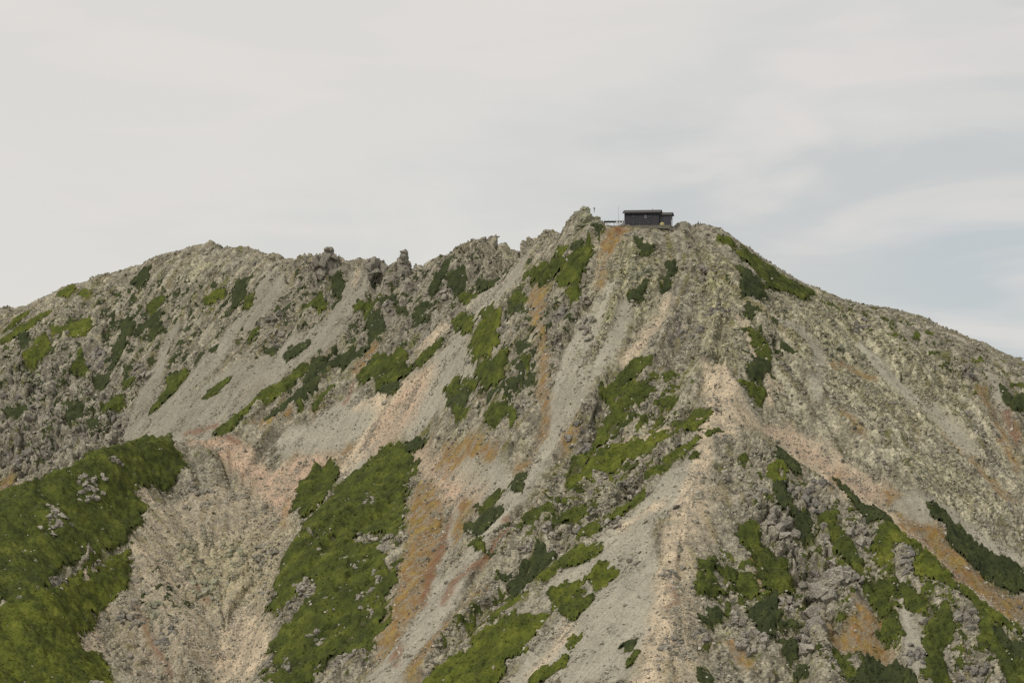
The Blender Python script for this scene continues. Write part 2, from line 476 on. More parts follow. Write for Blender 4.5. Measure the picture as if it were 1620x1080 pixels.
PINK = [
 [(300,700),(345,690),(380,692),(400,722),(430,742),(470,722),(520,717),(540,722),(500,748),(472,790),(450,822),(420,792),(390,762),(350,722)],
 [(660,712),(722,742),(740,770),(735,800),(700,800),(690,770)],
 [(1205,672),(1250,690),(1330,740),(1400,780),(1370,785),(1280,728)],
 strip([(680,590,20),(640,650,44),(580,715,30)]),
 strip([(700,760,30),(760,790,20)]),
]
CLIFF = [
 [(0,590),(120,560),(200,640),(190,700),(120,740),(0,770)],
 [(280,870),(330,840),(420,850),(450,890),(430,960),(380,940),(320,960),(280,920)],
 [(1180,800),(1290,780),(1335,860),(1312,940),(1350,980),(1300,1040),(1240,1000),(1260,960),(1200,860)],
 [(860,470),(940,460),(945,560),(890,620),(860,540)],
 [(480,420),(520,400),(545,420),(650,430),(690,424),(760,395),(840,392),(820,430),(700,480),(600,470),(500,460)],
 [(1050,640),(960,620),(905,680),(960,700)], [(900,800),(960,770),(1020,740),(1010,770),(950,820),(900,850),(850,880),(850,850)],
 [(180,960),(260,990),(300,1050),(260,1080),(190,1060)],
 [(1480,570),(1540,560),(1560,600),(1500,620)], [(1340,490),(1380,500),(1375,530),(1345,525)],
]
LICH = [
 [(1210,470),(1290,460),(1400,520),(1520,600),(1480,680),(1380,660),(1290,600),(1240,540)],
 [(985,400),(1045,400),(1040,450),(1000,520),(950,600),(905,600),(915,540),(965,430)],
 [(280,860),(430,850),(440,950),(330,960)], [(1100,380),(1160,420),(1170,560),(1130,600),(1100,480)],
 [(1400,700),(1520,740),(1560,800),(1480,780)],
]
PURP = [
 [(1085,400),(1150,440),(1180,560),(1140,600),(1090,560),(1060,520)], [(0,560),(200,560),(220,690),(0,760)],
 [(1340,490),(1420,560),(1400,560),(1345,525)], [(860,500),(930,470),(945,560),(880,600)], [(60,840),(160,750),(160,790),(80,850)],
 [(1200,800),(1290,790),(1320,900),(1290,1000)], [(480,420),(650,430),(760,420),(700,540),(560,560)],
]
for _p in SCREE: paint(M['scree'], _p, 1.6)
for _p in DRY: paint(M['dry'], _p, 2.2)
for _p in RUST: paint(M['rust'], _p, 1.6)
for _p in SOIL: paint(M['soil'], _p, 2.4)
paint(M['pale'], [(1190,460),(1290,470),(1400,530),(1520,600),(1620,680),(1620,900),(1480,800),(1300,690),(1210,640)], 12.0, pad=26)
paint(M['soil'], [(1075,790),(1140,770),(1130,830),(1105,880),(1100,960),(1110,1030),(1120,1080),(1000,1080),(1030,990),(1050,900)], 5.0, amt=.5, pad=14)
paint(M['soil'], [(230,800),(440,745),(462,850),(430,960),(390,1070),(200,1070),(180,1000),(212,870)], 8.0, amt=.38, pad=20)
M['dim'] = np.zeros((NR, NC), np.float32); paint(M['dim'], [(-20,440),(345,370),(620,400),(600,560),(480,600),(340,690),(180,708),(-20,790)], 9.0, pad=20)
for _p in PINK: paint(M['pink'], _p, 4.0, pad=12)
for _p in CLIFF: paint(M['cliff'], _p, 4.0, pad=12)
for _p in LICH: paint(M['lichen'], _p, 9.0, pad=20)
for _p in PURP: paint(M['purple'], _p, 9.0, pad=20)
# ------------------------------------------------------------------ creeping-pine thickets: (tone 0 dark .. 2 yellow green, height m, label, outline)
TH = [
 (2,.9,"olive shrub strip on the upper edge of the far left ridge, above a longer strip",[(4,518),(22,502),(48,490),(44,499),(22,513)]),
 (2,.9,"long thin olive shrub strip slanting down to the left picture edge under the far ridge",[(0,538),(13,529),(44,511),(78,494),(64,509),(38,524),(13,542),(0,546)]),
 (0,1.4,"dark blocky pine clump just below the long olive strip at far left",[(31,529),(44,528),(52,544),(44,554),(29,553)]),
 (2,.9,"olive shrub patch slanting over grey rocks below the dark blocky clump at left",[(60,538),(78,535),(80,549),(67,560),(53,573),(33,571),(51,555)]),
 (2,.7,"thin broken olive shrub band among pale rocks right of the left edge strips",[(78,524),(111,511),(142,504),(147,515),(124,538),(111,533),(93,527)]),
 (0,1.4,"tall dark pine streak running straight down the far left face",[(189,504),(207,504),(211,522),(202,538),(193,560),(184,582),(173,582),(182,542),(193,529)]),
 (0,1.3,"dark pine patch joining the right side of the tall streak on the left face",[(242,493),(251,491),(256,516),(250,523),(226,529),(212,528),(222,513)]),
 (0,1.3,"dark pine patch highest on the left face, close under the rounded skyline",[(207,449),(222,433),(236,429),(233,444),(222,456),(207,453)]),
 (1,1.1,"small green pine patch amid grey blocks between the highest patch and the tall streak",[(233,476),(251,467),(264,471),(251,480),(231,490)]),
 (2,1.1,"bright green shrub wedge beside a pale streak below the left summit",[(320,476),(347,456),(353,467),(340,478),(329,480)]),
 (2,.7,"flat olive mat on the smooth shoulder at the left skyline",[(91,464),(116,449),(120,458),(98,467)]),
 (2,.7,"small olive mat just right of the flat mat on the left skyline shoulder",[(122,464),(133,458),(147,461),(133,469)]),
 (1,1.1,"green clump on the dark crags under the olive band of the left face",[(124,560),(138,558),(144,573),(133,591),(113,589)]),
 (1,1.3,"long green pine hedge leaning along the left edge of the grey talus stream",[(291,578),(296,589),(273,622),(253,642),(236,653),(242,638),(260,620),(267,596)]),
 (1,1.3,"broad green pine patch on the crags above the green shoulder's skyline",[(164,633),(187,627),(198,636),(191,649),(169,662),(160,656)]),
 (0,1.2,"dark pine patch below left of the broad patch on the lower left crags",[(138,664),(156,658),(164,667),(151,680),(140,676)]),
 (0,1.2,"dark pine clump in the middle of the lower left crags",[(111,644),(129,638),(131,656),(116,671),(104,667)]),
 (1,1.1,"small green clump at the foot of the crags beside the narrow talus stream",[(196,602),(209,594),(211,607),(200,611)]),
 (0,1.2,"dark slanting pine clump left of the small clump beside the narrow talus",[(142,600),(169,593),(176,602),(156,613)]),
 (1,.9,"thin green sliver lying alone on the big grey talus fan",[(322,631),(342,616),(362,602),(358,613),(342,624),(327,633)]),
 (0,1.1,"dark pine ledge on the crags at the left picture edge",[(0,649),(44,638),(49,649),(13,656)]),
 (0,1.3,"dark upright pine clump left of the narrow pale gully below the left summit",[(373,449),(386,447),(384,471),(373,487),(369,467)]),
 (1,1.3,"rounded green pine clump right of the narrow pale gully below the left summit",[(387,471),(398,469),(402,478),(391,489),(384,487)]),
 (1,1.1,"domed green patch on the rocks below left of the skyline pinnacle",[(480,484),(500,473),(516,484),(507,493),(489,493)]),
 (0,1.4,"dark pine clump directly below the skyline pinnacle's right side",[(529,442),(539,441),(542,456),(540,471),(531,467),(524,456)]),
 (1,1.0,"slim green strip right of the scree chute below the skyline towers",[(560,487),(578,478),(587,471),(584,480),(567,490)]),
 (1,1.0,"wider green strip next right from the slim strip below the skyline towers",[(576,487),(593,473),(604,473),(598,484),(582,493)]),
 (0,1.1,"dark patch below the leaning skyline tower",[(602,482),(618,471),(633,484),(642,493),(622,491)]),
 (0,1.3,"dark pine column falling from the tower's foot to the slanting pine band",[(580,502),(607,496),(609,516),(593,538),(587,544),(582,520)]),
 (0,1.3,"dark slanting pine band above the orange sliver and lens-shaped thicket",[(493,576),(507,566),(540,569),(567,556),(587,544),(580,562),(558,580),(531,582),(507,596),(480,600),(487,585)]),
 (0,1.1,"dark patch on the left lip of the scree chute below the skyline",[(449,562),(473,549),(487,547),(476,558),(456,571)]),
 (0,1.0,"small dark patch up-slope left of the scree chute's lip patch",[(420,549),(438,544),(433,558),(422,560)]),
 (1,.9,"thin green streak on the crags between the two talus streams",[(396,531),(411,520),(404,531),(396,538)]),
 (0,1.0,"dark thin pine sliver along the orange edge of the talus stream, upper one",[(307,569),(320,551),(324,560),(311,571)]),
 (0,1.0,"dark small sliver right beside the upper sliver on the talus stream edge",[(331,558),(344,549),(338,558)]),
 (1,1.2,"very long narrow pine band running diagonally down to the pink pass",[(336,687),(351,673),(380,652),(411,631),(433,616),(458,598),(484,578),(490,582),(467,604),(456,616),(440,629),(411,644),(387,656),(371,671),(360,684),(347,688)]),
 (0,1.1,"dark diagonal pine band just right of the very long narrow band",[(420,663),(444,640),(469,624),(482,604),(500,596),(520,583),(515,596),(507,609),(496,622),(480,638),(456,649),(433,660)]),
 (1,.9,"small green patch at the lower end of the dark diagonal band",[(464,644),(480,640),(487,647),(476,651)]),
 (1,1.1,"green tongue above orange soil right of the dark diagonal band",[(502,627),(522,616),(529,620),(511,633),(502,650),(496,645)]),
 (1,1.4,"large bright lens-shaped thicket in the middle of the slope",[(567,590),(597,567),(647,557),(640,580),(650,590),(633,607),(597,610),(587,600),(570,603)]),
 (0,1.0,"dark fringe patch under the large lens-shaped thicket",[(600,615),(633,607),(630,617),(607,623)]),
 (1,1.2,"slanting oval thicket right of the large lens-shaped one",[(648,577),(670,557),(697,542),(693,553),(673,573),(660,585)]),
 (1,1.2,"green clump left of the upper grey scree, below the ridge notch",[(717,503),(733,497),(743,500),(747,523),(733,523),(720,513)]),
 (1,1.1,"small round green clump crowning the tall green column beside the upper scree",[(760,493),(773,485),(782,490),(773,502)]),
 (2,1.3,"tall irregular green column on the right side of the upper grey scree",[(763,510),(787,493),(793,503),(783,527),(793,530),(790,547),(777,557),(777,567),(753,567),(743,550),(750,527)]),
 (1,1.3,"rounded green thicket under the tall green column, dark at its foot",[(753,587),(767,577),(783,573),(793,560),(805,553),(803,570),(790,580),(800,590),(787,607),(770,613),(755,600)]),
 (1,1.2,"flat-topped green bush patch on the scree left of the rounded thicket",[(702,613),(720,603),(747,603),(750,613),(733,620),(717,620)]),
 (0,1.1,"dark bush patch under the flat-topped patch, beside pale stones",[(707,627),(737,620),(733,637),(717,643)]),
 (1,1.0,"lowest bush of the three stacked below one another at the scree foot",[(713,650),(740,643),(740,653),(717,657)]),
 (1,1.1,"wide low bush patch with an olive middle above the brown grass fan",[(770,657),(793,647),(822,648),(813,663),(777,670)]),
 (1,1.0,"small green clump above the row of dark bushes left of the orange gully strip",[(817,567),(833,568),(837,582),(823,578)]),
 (0,1.0,"small dark bush upper of the cluster left of the central gully",[(813,590),(827,585),(828,597),(817,598)]),
 (0,1.0,"dark round bush nearest the orange strip in the cluster left of the central gully",[(830,600),(843,597),(847,605),(833,610)]),
 (0,1.0,"low dark bush at the bottom of the cluster left of the central gully",[(800,607),(820,605),(823,615),(803,617)]),
 (0,1.0,"small dark bush just below the rounded thicket",[(773,620),(787,617),(788,627),(777,632)]),
 (1,.9,"small green tuft patch left of the orange grass top, upper of two",[(803,473),(820,463),(833,473),(827,480),(810,480)]),
 (0,.9,"dark tuft patch left of the orange grass top, lower of two",[(800,483),(823,487),(833,497),(813,493)]),
 (0,1.0,"dark lone bush on pale stones right of the tall green column",[(820,540),(833,542),(837,553),(823,553)]),
 (1,1.5,"largest dark green thicket on the slope below the summit rocks, with ragged arms",[(829,436),(847,433),(856,424),(873,420),(876,409),(902,411),(920,396),(936,402),(929,411),(927,424),(920,427),(916,438),(898,447),(887,453),(882,447),(887,433),(876,442),(858,446),(836,447)]),
 (2,.8,"tiny bright green bush above the largest summit thicket",[(880,393),(891,393),(893,400),(882,400)]),
 (2,1.0,"yellow green bush below the largest summit thicket",[(896,456),(911,449),(918,458),(911,471),(898,464)]),
 (0,1.2,"dark round bush beside the yellow grass left below the hut",[(931,380),(940,376),(949,380),(947,384),(933,384)]),
 (0,.9,"small brownish bush left of the dark round bush below the summit rocks",[(904,389),(916,384),(918,391),(907,393)]),
 (0,1.0,"small dark shrub close under the terrace rocks",[(941,369),(957,369),(954,375)]),
 (0,1.4,"dark pine patch on the crag face between the notch and the main slope",[(707,449),(724,438),(736,436),(733,453),(724,471),(713,473),(711,460)]),
 (0,1.4,"long dark pine patch descending from the notch right of the leaning tower",[(676,464),(689,449),(693,431),(707,418),(709,431),(702,449),(693,458),(682,469)]),
 (0,1.2,"dark pine patch under the rightmost rounded crag of the back ridge",[(753,447),(769,442),(787,444),(778,456),(760,462)]),
 (1,1.1,"green pine patch under the pale square rock face of the back ridge",[(722,476),(742,464),(756,467),(742,476),(727,479)]),
 (0,1.2,"dark ragged pine patch left of the scree ridge, beneath the notch",[(658,489),(673,480),(687,484),(673,493),(664,511),(656,516)]),
 (0,1.0,"small dark patch left of the dark ragged patch beneath the notch",[(622,480),(640,482),(638,496),(624,493)]),
 (0,1.4,"dark leaf-shaped thicket standing alone on the slope straight below the hut",[(996,476),(1018,449),(1024,449),(1022,458),(1009,478),(998,482)]),
 (0,1.2,"narrow curved thicket with an olive top right of the leaf-shaped one",[(1056,411),(1064,408),(1066,427),(1058,449),(1053,460),(1044,462),(1053,444),(1056,424)]),
 (0,1.1,"dark scrub patch on the rocks nearest below the hut",[(1004,384),(1013,381),(1022,391),(1033,393),(1024,402),(1013,402),(1011,393)]),
 (1,1.1,"long green mat lining the right skyline below the summit",[(1158,392),(1180,397),(1203,417),(1220,423),(1240,440),(1267,453),(1283,457),(1280,472),(1260,467),(1240,463),(1213,457),(1200,437),(1180,417)]),
 (2,1.0,"green bush patch topping the right skyline just below the summit blocks",[(1137,377),(1153,375),(1160,385),(1143,383)]),
 (0,1.4,"large dark thicket on the spur's right edge below the skyline mat",[(1170,423),(1180,430),(1200,447),(1212,470),(1197,473),(1177,470),(1172,457),(1180,443)]),
 (0,1.1,"dark patch next below the large dark thicket on the spur's right edge",[(1180,483),(1200,493),(1200,503),(1187,502)]),
 (1,1.1,"green patch half way down the right edge of the trail spur",[(1183,523),(1203,540),(1213,550),(1193,550)]),
 (1,1.0,"small green patch under the half-way patch of the spur's right edge",[(1200,557),(1217,557),(1215,568),(1203,567)]),
 (0,1.3,"broad dark thicket right of the trail low on the spur",[(1180,577),(1197,568),(1217,573),(1223,587),(1203,593),(1183,593)]),
 (2,.9,"bright green mat under the broad dark thicket low on the spur",[(1168,597),(1190,597),(1198,607),(1177,607)]),
 (1,1.1,"rounded green bush lowest on the spur's right edge above the saddle",[(1190,617),(1207,612),(1213,623),(1203,632),(1193,627)]),
 (0,.9,"thin dark streak on the scree right of the spur",[(1237,547),(1257,560),(1257,566),(1240,554)]),
 (0,1.4,"dark thicket cut by the right picture edge high on the right slope",[(1598,640),(1625,627),(1625,650),(1603,648)]),
 (0,1.3,"dark pine patch left of the grey rill near the right picture edge",[(1583,617),(1598,627),(1596,638),(1587,633)]),
 (1,1.2,"green band descending the left side of the trail spur to the scree gully",[(956,613),(973,598),(993,580),(1009,567),(1029,571),(1027,584),(1013,589),(1000,602),(984,616),(967,627),(956,624)]),
 (1,1.0,"green patch on rubble right of the descending green band",[(1042,598),(1064,584),(1076,589),(1060,602),(1047,602)]),
 (1,1.2,"long green thicket winding from the rubble down to the central scree gully",[(984,616),(1007,609),(1020,618),(1038,616),(1033,624),(1020,627),(1011,642),(989,656),(984,676),(967,691),(944,711),(922,729),(904,744),(900,749),(907,731),(913,702),(929,687),(958,671),(960,656),(978,638),(980,624)]),
 (1,.9,"slim green strip on the grey rubble left of the trail",[(1042,638),(1060,627),(1073,624),(1062,633),(1047,641)]),
 (1,.9,"slim bright green strip reaching the trail just above the saddle",[(1060,667),(1082,656),(1104,649),(1127,649),(1120,656),(1093,664),(1064,671)]),
 (2,1.0,"broadest light green mat sweeping from the saddle down the left flank",[(1024,698),(1056,680),(1078,669),(1100,662),(1118,660),(1116,667),(1091,673),(1109,680),(1116,678),(1100,684),(1069,691),(1044,702),(1011,720),(984,733),(967,749),(944,760),(922,771),(900,784),(900,753),(927,733),(956,716),(989,702),(1004,698)]),
 (2,.9,"striped green mat between the broadest mat and the grey scree flank",[(1024,749),(1038,736),(1064,716),(1089,702),(1109,693),(1100,704),(1078,722),(1060,738),(1042,751),(1027,758)]),
 (1,.9,"tiny green bush on the crest path below the saddle, left side",[(1089,727),(1102,721),(1103,726),(1093,730)]),
 (1,.9,"small green bush on the first rock hump below the saddle",[(1120,687),(1133,681),(1142,684),(1127,691)]),
 (1,1.1,"small square green bush alone on the knoll's upper rubble",[(1169,720),(1182,716),(1186,724),(1171,729)]),
 (2,1.2,"bright green bush with a pale rock in it high on the knoll",[(1213,736),(1233,731),(1247,749),(1231,762),(1218,753)]),
 (0,1.4,"dark pine strip on the knoll's skyline just under the beige scree",[(1227,710),(1257,732),(1268,747),(1252,748),(1239,732)]),
 (1,1.2,"large smooth green thicket covering the top of the central rib",[(630,702),(637,702),(640,720),(658,747),(644,761),(637,791),(640,817),(629,846),(600,850),(560,852),(520,850),(480,850),(470,850),(511,802),(556,754),(600,717)]),
 (1,1.2,"large green thicket with many pale outcrops on the lower central rib",[(470,852),(520,852),(560,854),(600,852),(636,842),(606,869),(607,893),(629,916),(607,947),(611,984),(591,1009),(587,1036),(567,1042),(533,1024),(536,1040),(507,1053),(496,1076),(456,1090),(420,1070),(424,1024),(442,1004),(470,970),(495,935),(485,930),(445,972),(422,961),(437,921),(448,887)]),
 (0,1.5,"dark bush capping the head of the central rib on its right",[(640,713),(658,695),(673,698),(673,710),(651,715)]),
 (1,1.4,"separate green tongue between the pink bowl and the central rib",[(470,784),(496,743),(533,728),(530,761),(511,795),(481,821),(463,810)]),
 (1,1.2,"upper bush of the dark island between the two lower gullies",[(762,795),(784,776),(796,787),(777,806),(766,806)]),
 (0,1.3,"widest dark bush of the island between the two lower gullies",[(736,828),(762,813),(784,824),(770,839),(747,843)]),
 (0,1.1,"small dark bush squeezed above the widest one of the gully island",[(766,810),(788,810),(792,817),(773,819)]),
 (0,1.1,"upper of two dark bushes beside the orange grass of the central gully",[(814,756),(829,756),(827,763),(814,763)]),
 (0,1.1,"lower of two dark bushes beside the orange grass of the central gully",[(809,769),(825,767),(827,778),(812,778)]),
 (1,1.0,"small green bush at the lower end of the gully island",[(740,858),(762,852),(766,860),(747,863)]),
 (1,1.2,"ragged green patch at the upper left end of the outcrop band",[(829,824),(855,806),(873,802),(873,824),(851,832),(833,832)]),
 (1,1.1,"green slope between the ragged patch and the pale outcrop in the flank's middle",[(859,836),(892,817),(918,802),(933,806),(910,824),(873,839)]),
 (2,1.0,"narrow green fringe along the upper edge of the grey scree flank",[(910,843),(940,828),(977,802),(1018,778),(1021,787),(992,806),(947,839),(918,854)]),
 (0,1.4,"dark thicket under the outcrops above the narrow green strip",[(821,910),(836,880),(866,865),(877,880),(855,902),(829,917)]),
 (2,1.0,"long narrow green strip below the dark outcrop thicket",[(892,880),(944,861),(946,869),(907,895),(870,917),(836,928),(844,917),(881,895)]),
 (0,1.1,"small dark bush left of the dark outcrop thicket near the streaked grass",[(784,924),(807,913),(799,928)]),
 (0,1.1,"dark bush under the dark outcrop thicket near its lower tip",[(810,917),(833,917),(829,936),(810,936)]),
 (2,1.2,"left half of the bright green island in the grey scree",[(870,936),(896,921),(921,924),(921,936),(903,943),(896,958),(877,958),(877,947)]),
 (2,1.2,"right upper wing of the bright green island in the grey scree",[(925,917),(951,891),(962,891),(964,900),(977,899),(970,910),(940,926)]),
 (1,1.3,"darker green thicket just under the bright island in the grey scree",[(884,969),(907,950),(936,943),(929,961),(914,978),(896,976)]),
 (2,1.3,"big bright green meadow thicket at the bottom centre edge",[(659,1090),(696,1054),(740,1021),(784,987),(829,973),(870,971),(855,995),(825,1017),(829,1036),(807,1050),(784,1073),(770,1090)]),
 (2,.9,"narrow green strip above the big bottom meadow thicket",[(762,984),(807,954),(855,939),(836,950),(792,976)]),
 (2,1.1,"green tongue at the bottom edge right of the beige rill",[(829,1088),(847,1065),(896,1041),(892,1054),(862,1073),(847,1088)]),
 (2,1.0,"small lone green bush on the scree above the bottom tongue",[(897,1024),(907,1011),(918,1011),(910,1023)]),
 (1,1.2,"small round bush alone on the lower crest path's left side",[(990,1050),(1003,1036),(1009,1041),(996,1058)]),
 (0,1.0,"small brownish bush above the round bush at the lower crest path",[(986,1019),(1003,1015),(999,1026)]),
 (0,1.5,"dark upright thicket in the knoll's upper gully left of the grey slabs",[(1224,769),(1242,761),(1250,791),(1239,806),(1227,784)]),
 (0,1.4,"dark thicket in the middle of the knoll between two slab faces",[(1257,806),(1276,806),(1283,839),(1276,850),(1261,839),(1257,821)]),
 (1,1.4,"long green thicket winding down the knoll left of the big slabs",[(1168,850),(1179,828),(1198,836),(1205,861),(1220,880),(1242,887),(1246,910),(1257,932),(1257,950),(1235,947),(1216,932),(1198,899),(1198,880),(1176,861)]),
 (1,1.3,"green thicket with pale stones at the knoll's left edge by the trail",[(1101,917),(1109,895),(1127,880),(1142,895),(1172,902),(1168,917),(1142,910),(1150,932),(1131,939),(1105,928)]),
 (1,1.3,"green patch filling the gap between the knoll's edge thicket and the winding one",[(1172,906),(1194,917),(1198,939),(1179,936),(1161,939),(1168,924)]),
 (0,1.4,"dark ragged thicket below the winding thicket on the knoll",[(1179,973),(1205,961),(1227,939),(1239,961),(1231,987),(1257,980),(1261,991),(1227,991),(1220,1006),(1201,991),(1183,987)]),
 (0,1.1,"small dark bush right of the trail below the knoll's edge thicket",[(1120,961),(1135,958),(1142,969),(1127,976)]),
 (0,1.0,"smaller dark bush below left of the small one by the trail",[(1105,969),(1120,973),(1124,984),(1109,976)]),
 (1,1.4,"long green ribbon running down the knoll right of the big slabs",[(1294,828),(1316,824),(1335,847),(1353,865),(1361,887),(1361,910),(1376,921),(1364,932),(1346,902),(1327,876),(1309,858)]),
 (1,1.1,"green ledge across the rocks above the long knoll ribbon",[(1290,806),(1327,808),(1324,817),(1298,817)]),
 (1,1.4,"green thicket with pale stones at the foot of the long knoll ribbon",[(1361,921),(1390,917),(1409,932),(1409,947),(1420,965),(1394,969),(1390,950),(1368,936)]),
 (1,1.5,"bell-shaped green bush standing between orange grass and the stony rill",[(1394,999),(1401,976),(1413,974),(1427,1006),(1416,1010),(1398,1006)]),
 (2,1.2,"wide light green slope below the knoll's right skyline",[(1383,865),(1394,836),(1413,832),(1435,850),(1464,873),(1498,902),(1513,924),(1546,947),(1576,969),(1613,995),(1613,1006),(1576,991),(1546,965),(1531,954),(1498,939),(1472,921),(1446,913),(1435,887),(1457,880),(1439,865),(1413,861),(1409,887),(1416,917),(1405,917),(1394,887)]),
 (0,1.4,"thin dark hedge following the knoll's right skyline",[(1316,754),(1339,773),(1364,799),(1405,817),(1413,830),(1383,821),(1361,806),(1342,780)]),
 (1,1.3,"slanting green bush at the head of the stony rill, above the white boulder",[(1424,936),(1446,932),(1464,961),(1468,976),(1450,973),(1431,954)]),
 (1,1.3,"tall green thicket right of the stony rill reaching the bottom edge",[(1464,1006),(1476,984),(1498,969),(1509,1006),(1487,1028),(1498,1054),(1505,1088),(1461,1088),(1468,1036)]),
 (0,2.0,"big dark rounded thicket at the bottom edge of the knoll",[(1361,1065),(1372,1047),(1390,1043),(1420,1050),(1439,1073),(1442,1090),(1353,1090)]),
 (1,1.3,"slim green thicket left of the big dark one at the bottom edge",[(1301,1021),(1316,1028),(1339,1050),(1353,1065),(1361,1078),(1339,1075),(1324,1050)]),
 (1,1.2,"green slope in the bottom right corner of the scene",[(1531,973),(1553,969),(1576,995),(1598,1024),(1625,1050),(1625,1085),(1598,1088),(1587,1050),(1561,1013)]),
 (0,1.5,"dark hedge across the green slope in the bottom right corner",[(1568,1000),(1583,1000),(1625,1024),(1625,1038),(1590,1023)]),
 (0,1.9,"long dark hedge beside the orange grass on the lower right slope",[(1468,802),(1487,806),(1516,828),(1539,858),(1576,884),(1605,902),(1625,919),(1625,941),(1598,928),(1557,902),(1527,887),(1501,861),(1494,836),(1476,821)]),
 (0,1.4,"small dark bush on beige scree above the end of the long hedge",[(1594,886),(1609,891),(1616,899),(1598,895)]),
 (0,1.1,"small dark bush on pale rocks low on the knoll, right one",[(1257,1047),(1272,1045),(1276,1061),(1261,1061)]),
 (0,1.1,"dark bush between pale rocks low on the knoll, left of the orange grass",[(1235,1013),(1261,1010),(1261,1032),(1242,1036)]),
 (0,1.0,"small dark bush at the bottom edge right of the crest path",[(1105,1061),(1124,1073),(1131,1085),(1109,1085)]),
 (1,.9,"tiny green bush on pale rubble right of the lower crest path",[(1105,1010),(1116,1008),(1116,1021),(1109,1023)]),
 (1,1.0,"large dark green thicket blanketing the upper left shoulder",[(-12,780),(0,780),(56,761),(148,724),(207,702),(267,693),(281,710),(285,728),(296,736),(278,754),(256,760),(204,769),(222,791),(237,806),(222,828),(207,839),(203,855),(170,868),(130,893),(95,915),(78,930),(40,940),(0,955),(-12,957)]),
 (2,1.1,"largest yellow green thicket filling the bottom left corner",[(-12,962),(0,960),(40,945),(80,935),(100,922),(133,899),(172,874),(203,864),(200,881),(203,905),(200,925),(196,940),(150,964),(144,984),(126,1009),(130,1035),(161,1039),(167,1058),(181,1090),(-12,1090)]),
]
# rock and bare soil showing through the thickets (holes)
HOLES = [
 [(48,832),(75,812),(110,770),(130,758),(165,750),(160,780),(140,808),(100,830),(80,850),(60,855)],
 [(165,735),(180,727),(195,732),(190,740),(168,742)], [(133,905),(165,898),(200,903),(185,912),(160,912),(133,927),(130,920)],
 strip([(80,920,16),(95,905,12),(130,893,7),(170,872,8),(203,862,8)]), [(26,868),(38,866),(40,873),(28,875)], [(50,888),(66,886),(64,894),(50,894)],
 [(22,1073),(32,1070),(42,1078),(30,1084)], [(0,930),(20,932),(10,950),(0,955)], [(130,845),(150,838),(150,858),(132,858)],
 [(556,850),(590,838),(610,842),(606,860),(575,864)], [(480,890),(500,872),(512,880),(494,900)], [(545,890),(580,898),(600,912),(600,928),(585,920),(560,908)],
 [(540,935),(570,920),(600,925),(590,945),(550,945)], [(460,925),(480,918),(496,930),(488,945),(470,938),(464,940)], [(510,945),(530,940),(528,960),(514,962)],
 [(480,1005),(510,997),(515,1020),(500,1025),(488,1020)], [(450,965),(470,952),(470,962),(455,975)], [(565,970),(596,960),(590,980),(570,985)],
 [(565,790),(600,778),(600,792),(570,800)], [(565,835),(600,825),(605,838),(570,842)], [(575,870),(592,878),(590,895),(576,890)],
 [(1112,905),(1135,905),(1150,925),(1135,930),(1120,920)], [(1212,898),(1226,896),(1226,908),(1212,908)], [(1228,742),(1234,740),(1240,752),(1235,754)],
 [(950,835),(975,822),(1000,800),(985,822),(960,842)], [(700,1030),(740,1010),(760,1030),(720,1040)], [(798,1042),(812,1040),(812,1058),(802,1060)],
 strip([(720,1060,5),(750,1052,6),(770,1045,4)]), [(940,752),(965,742),(960,757),(944,762)], [(1010,735),(1030,728),(1050,712),(1036,730),(1018,742)],
 [(1510,950),(1540,950),(1530,962),(1512,958)], [(1475,905),(1490,898),(1496,912),(1480,915)],
]
